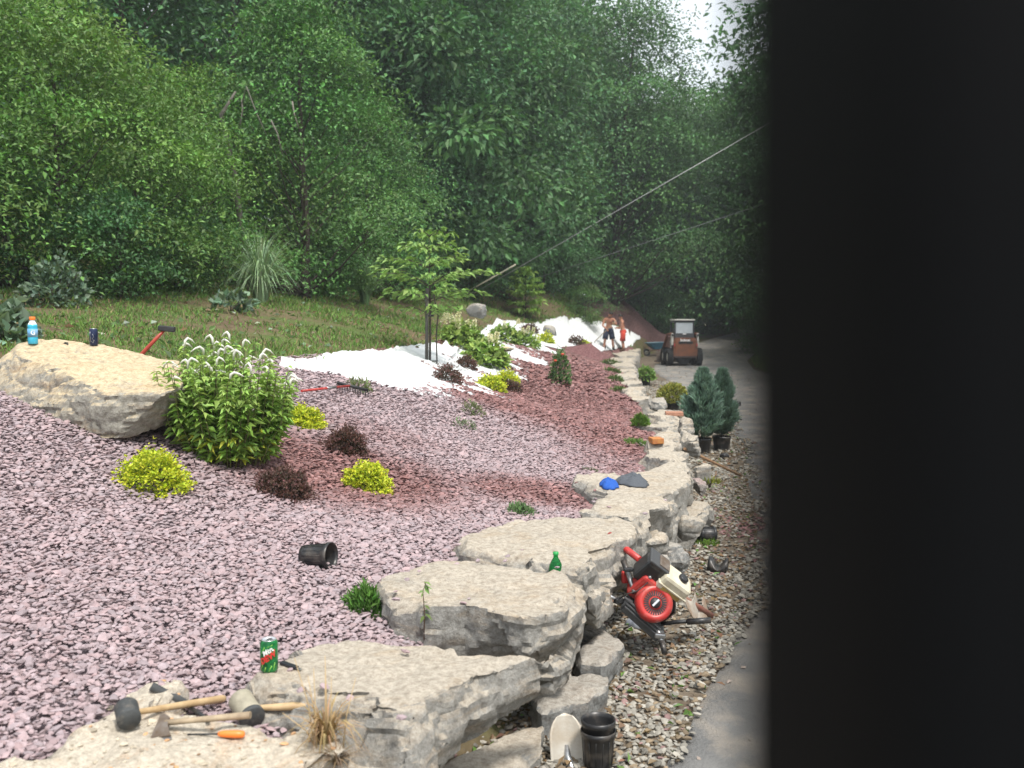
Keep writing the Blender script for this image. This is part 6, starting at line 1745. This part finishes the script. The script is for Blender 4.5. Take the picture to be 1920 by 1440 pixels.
    for j in range(m_):
        ph = math.pi * .62 * j / (m_ - 1)
        for k in range(n):
            a = 6.283 * k / n
            q = Vector((math.sin(ph) * math.cos(a), math.sin(ph) * math.sin(a), math.cos(ph)))
            cut = 1.0 if q.y < .55 else .75
            p_ = hd + upv * .035 + rt * (q.x * .096) + fw * (q.y * .108 * cut - .012) + upv * (q.z * .105)
            if q.y > .5 and q.z < .25: p_ = hd + upv * .07 + rt * (q.x * .09) + fw * (q.y * .09)
            vs.append(p_)
    for j in range(m_ - 1):
        for k in range(n): fs.append((j * n + k, j * n + (k + 1) % n, (j + 1) * n + (k + 1) % n, (j + 1) * n + k))
    MB().add(vs, fs, True).build('hair', hair, o)
    # loose shorts: waist ring then two legs
    sh_ = MB(); pe = Vector(J['pelvis'])
    upb = (Vector(J['chest']) - pe).normalized()
    sh_.tube([pe + upb * .10, pe + upb * .03, pe - upb * .06], [.172, .185, .18], 20, cap=False, squash=.82)
    for s in 'LR':
        hp, kn = Vector(J['hip' + s]), Vector(J['kn' + s])
        e = hp + (kn - hp) * shorts_len
        pts = [hp + Vector((0, 0, .07)), hp + (kn - hp) * .25, hp + (kn - hp) * .5, e]
        sh_.tube(pts, [.105, .122, .121, .126], 16, cap=False)
    so = sh_.build('shorts', shorts_mat, o)
    md = so.modifiers.new('t', 'SOLIDIFY'); md.thickness = .008
    for s in 'LR':
        an, to = Vector(J['an' + s]), Vector(J['to' + s])
        MB().tube([an + Vector((0, 0, .10)), an + Vector((0, 0, -.005)), (an + to) / 2, to + (to - an) * .25], [.052, .058, .052, .036], 10).build('shoe', boots or M['hair'], o)
    return o
g1 = ground(1141, 658); g2 = ground(1168, 660); g2 = np.array([g2[0], g2[1], drop(g2[0], g2[1])]) ; g1 = np.array([g1[0], g1[1], drop(g1[0], g1[1])])
sc = 1.0
J1 = dict(pelvis=(0, 0, .92), chest=(.01, -.10, 1.27), neck=(.03, -.17, 1.45), head=(.05, -.24, 1.575), face=(-.25, -.75, -.5),
          shL=(-.19, -.13, 1.37), elL=(-.29, -.22, 1.10), haL=(-.10, -.37, .93), shR=(.21, -.15, 1.37), elR=(.31, -.27, 1.14), haR=(.17, -.41, 1.20),
          hipL=(-.10, 0, .87), knL=(-.16, -.06, .47), anL=(-.22, .02, .09), toL=(-.25, -.11, .045), hipR=(.10, 0, .87), knR=(.17, -.05, .47), anR=(.21, .04, .09), toR=(.25, -.09, .045))
M['navy'] = mat('navy_shorts', (.022, .03, .06), .85, nscale=8)
M['red_shorts'] = mat('red_shorts', (.55, .055, .03), .8, nscale=8, base2=(.42, .04, .025))
person('shirtless worker in navy shorts bending over a shovel', g1, 0, J1, M['hair'], M['navy'], 1, sc, shorts_len=.92)
J2 = dict(pelvis=(0, 0, .93), chest=(-.05, -.01, 1.30), neck=(-.08, -.02, 1.48), head=(-.13, -.04, 1.62), face=(-.9, -.15, -.4),
          shL=(-.06, -.20, 1.38), elL=(-.10, -.24, 1.10), haL=(-.30, -.17, 1.10), shR=(-.06, .19, 1.38), elR=(-.14, .22, 1.12), haR=(-.32, .10, 1.14),
          hipL=(0, -.10, .88), knL=(-.05, -.11, .48), anL=(.01, -.11, .09), toL=(-.13, -.12, .045), hipR=(0, .10, .88), knR=(.01, .11, .48), anR=(.07, .11, .09), toR=(-.06, .12, .045))
person('shirtless worker in red shorts standing beside the shovelling one', g2, 0, J2, M['hair'], M['red_shorts'], 2, sc, mat('boots', (.10, .05, .03), .8), shorts_len=.95)
def shovel_in_hand():
    a = Vector((.20, -.43, 1.30)); b = Vector((-.46, -.44, .12))
    # through both hands of the worker
    ha, hb = Vector(J1['haR']), Vector(J1['haL']); d = (hb - ha).normalized()
    a = ha - d * .18; b = ha + d * 1.15
    b.z = max(b.z, .06)
    o = empty('shovel', Vector(g1), 0, 'long shovel held by the worker in navy shorts', 'shovel')
    MB().tube([a, b], .016, 8).build('handle', M['wood_old'], o)
    MB().tube([a + Vector((-.05, 0, .03)), a + Vector((.05, 0, -.03))], .014, 8).build('grip', M['black_plastic'], o)
    dd = (b - a).normalized(); x = dd.cross(Vector((0, 1, 0))).normalized() if abs(dd.y) < .9 else Vector((1, 0, 0)); yv = Vector((0, 1, 0))
    vs, fs = [], []
    for j in range(8):
        t = j / 7; w = .115 * (1 if t < .5 else math.sqrt(max(.01, 1 - ((t - .5) / .52) ** 2)))
        for i in range(7):
            s_ = (i / 6 - .5) * 2; vs.append(b + dd * (t * .28) + yv * (s_ * w) + x * (.02 * s_ * s_))
    for j in range(7):
        for i in range(6): fs.append((j * 7 + i, j * 7 + i + 1, j * 7 + i + 8, j * 7 + i + 7))
    bl = MB().add(vs, fs, True).build('blade', M['dark_steel'], o); md = bl.modifiers.new('t', 'SOLIDIFY'); md.thickness = .005
shovel_in_hand()
def lying_shovel():
    a = Vector(ground(1113, 670)) + Vector((0, 0, .10)); b = Vector(ground(1137, 680)) + Vector((0, 0, .06))
    o = empty('lying_shovel', b, 0, 'shovel with a red handle lying on the red gravel before the workers', 'shovel')
    e = a - b
    MB().tube([(0, 0, 0), e], .022, 8).build('handle', M['red'], o)
    d = -e.normalized(); sd = d.cross(Vector((0, 0, 1))).normalized()
    vs, fs = [], []
    for j in range(8):
        t = j / 7; w = .14 * (1 if t < .5 else math.sqrt(max(.01, 1 - ((t - .5) / .52) ** 2)))
        for i in range(7):
            s_ = (i / 6 - .5) * 2; vs.append(d * (t * .38) + sd * (s_ * w) + Vector((0, 0, .03 * s_ * s_ + .01)))
    for j in range(7):
        for i in range(6): fs.append((j * 7 + i, j * 7 + i + 1, j * 7 + i + 8, j * 7 + i + 7))
    bl = MB().add(vs, fs, True).build('blade', bpy.data.materials['worn_blade'], o); md = bl.modifiers.new('t', 'SOLIDIFY'); md.thickness = .005
lying_shovel()
# ------------------------------------------------------------------ post standing in for the dark band at the right
M['obstruction'] = mat('obstruction_black', (0.003, 0.0035, 0.0045), 0.85, nscale=6, namt=.3, spec=.1)
def standin_post():
    # unidentified dark band, built as an invented square black post beside the lens
    w = .06; x0, y0 = 0.0299, 0.07
    o = empty('obstruction', (x0 + w / 2 + .0285, y0 + w / 2, float(H(x0 + .1, y0 + .1))), 0, 'stand-in black square post close to the camera filling the right of the view', 'obstruction')
    o.rotation_euler = (0, -.015, 0)      # a little out of plumb
    MB().box((0, 0, 1.6), (w, w, 3.2), bev=.0015).build('shaft', M['obstruction'], o)
    MB().box((0, 0, .012), (.2, .2, .02), bev=.003).build('base_plate', M['obstruction'], o)  # plate, bolts and cap are invented along with the shaft
    for sx in (-1, 1):
        for sy in (-1, 1):
            MB().lathe([(0, .022), (.012, .022), (.012, .034), (0, .034)], 6).build('bolt', M['obstruction'], o, loc=(sx * 0.08, sy * 0.08, 0))
    MB().box((0, 0, 3.21), (.09, .09, .02), bev=.003).build('cap', M['obstruction'], o)
standin_post()
# ------------------------------------------------------------------ haze volume added for the lens flare veil and hazy far trees
def haze():
    m = bpy.data.materials.new('haze'); m.use_nodes = True
    n = m.node_tree.nodes; n.remove(n['Principled BSDF'])
    v = n.new('ShaderNodeVolumePrincipled'); v.inputs['Color'].default_value = (.86, .93, 1.0, 1); v.inputs['Density'].default_value = HAZE; v.inputs['Anisotropy'].default_value = .2
    m.node_tree.links.new(v.outputs[0], n['Material Output'].inputs['Volume'])
    o = MB().box((0, 110, 22), (250, 300, 70)).build('haze', m)
    tag(o, 'thin pale haze added for the lens flare veil and the hazy far trees', 'haze', kind='stuff')
HAZE = .0012
haze()
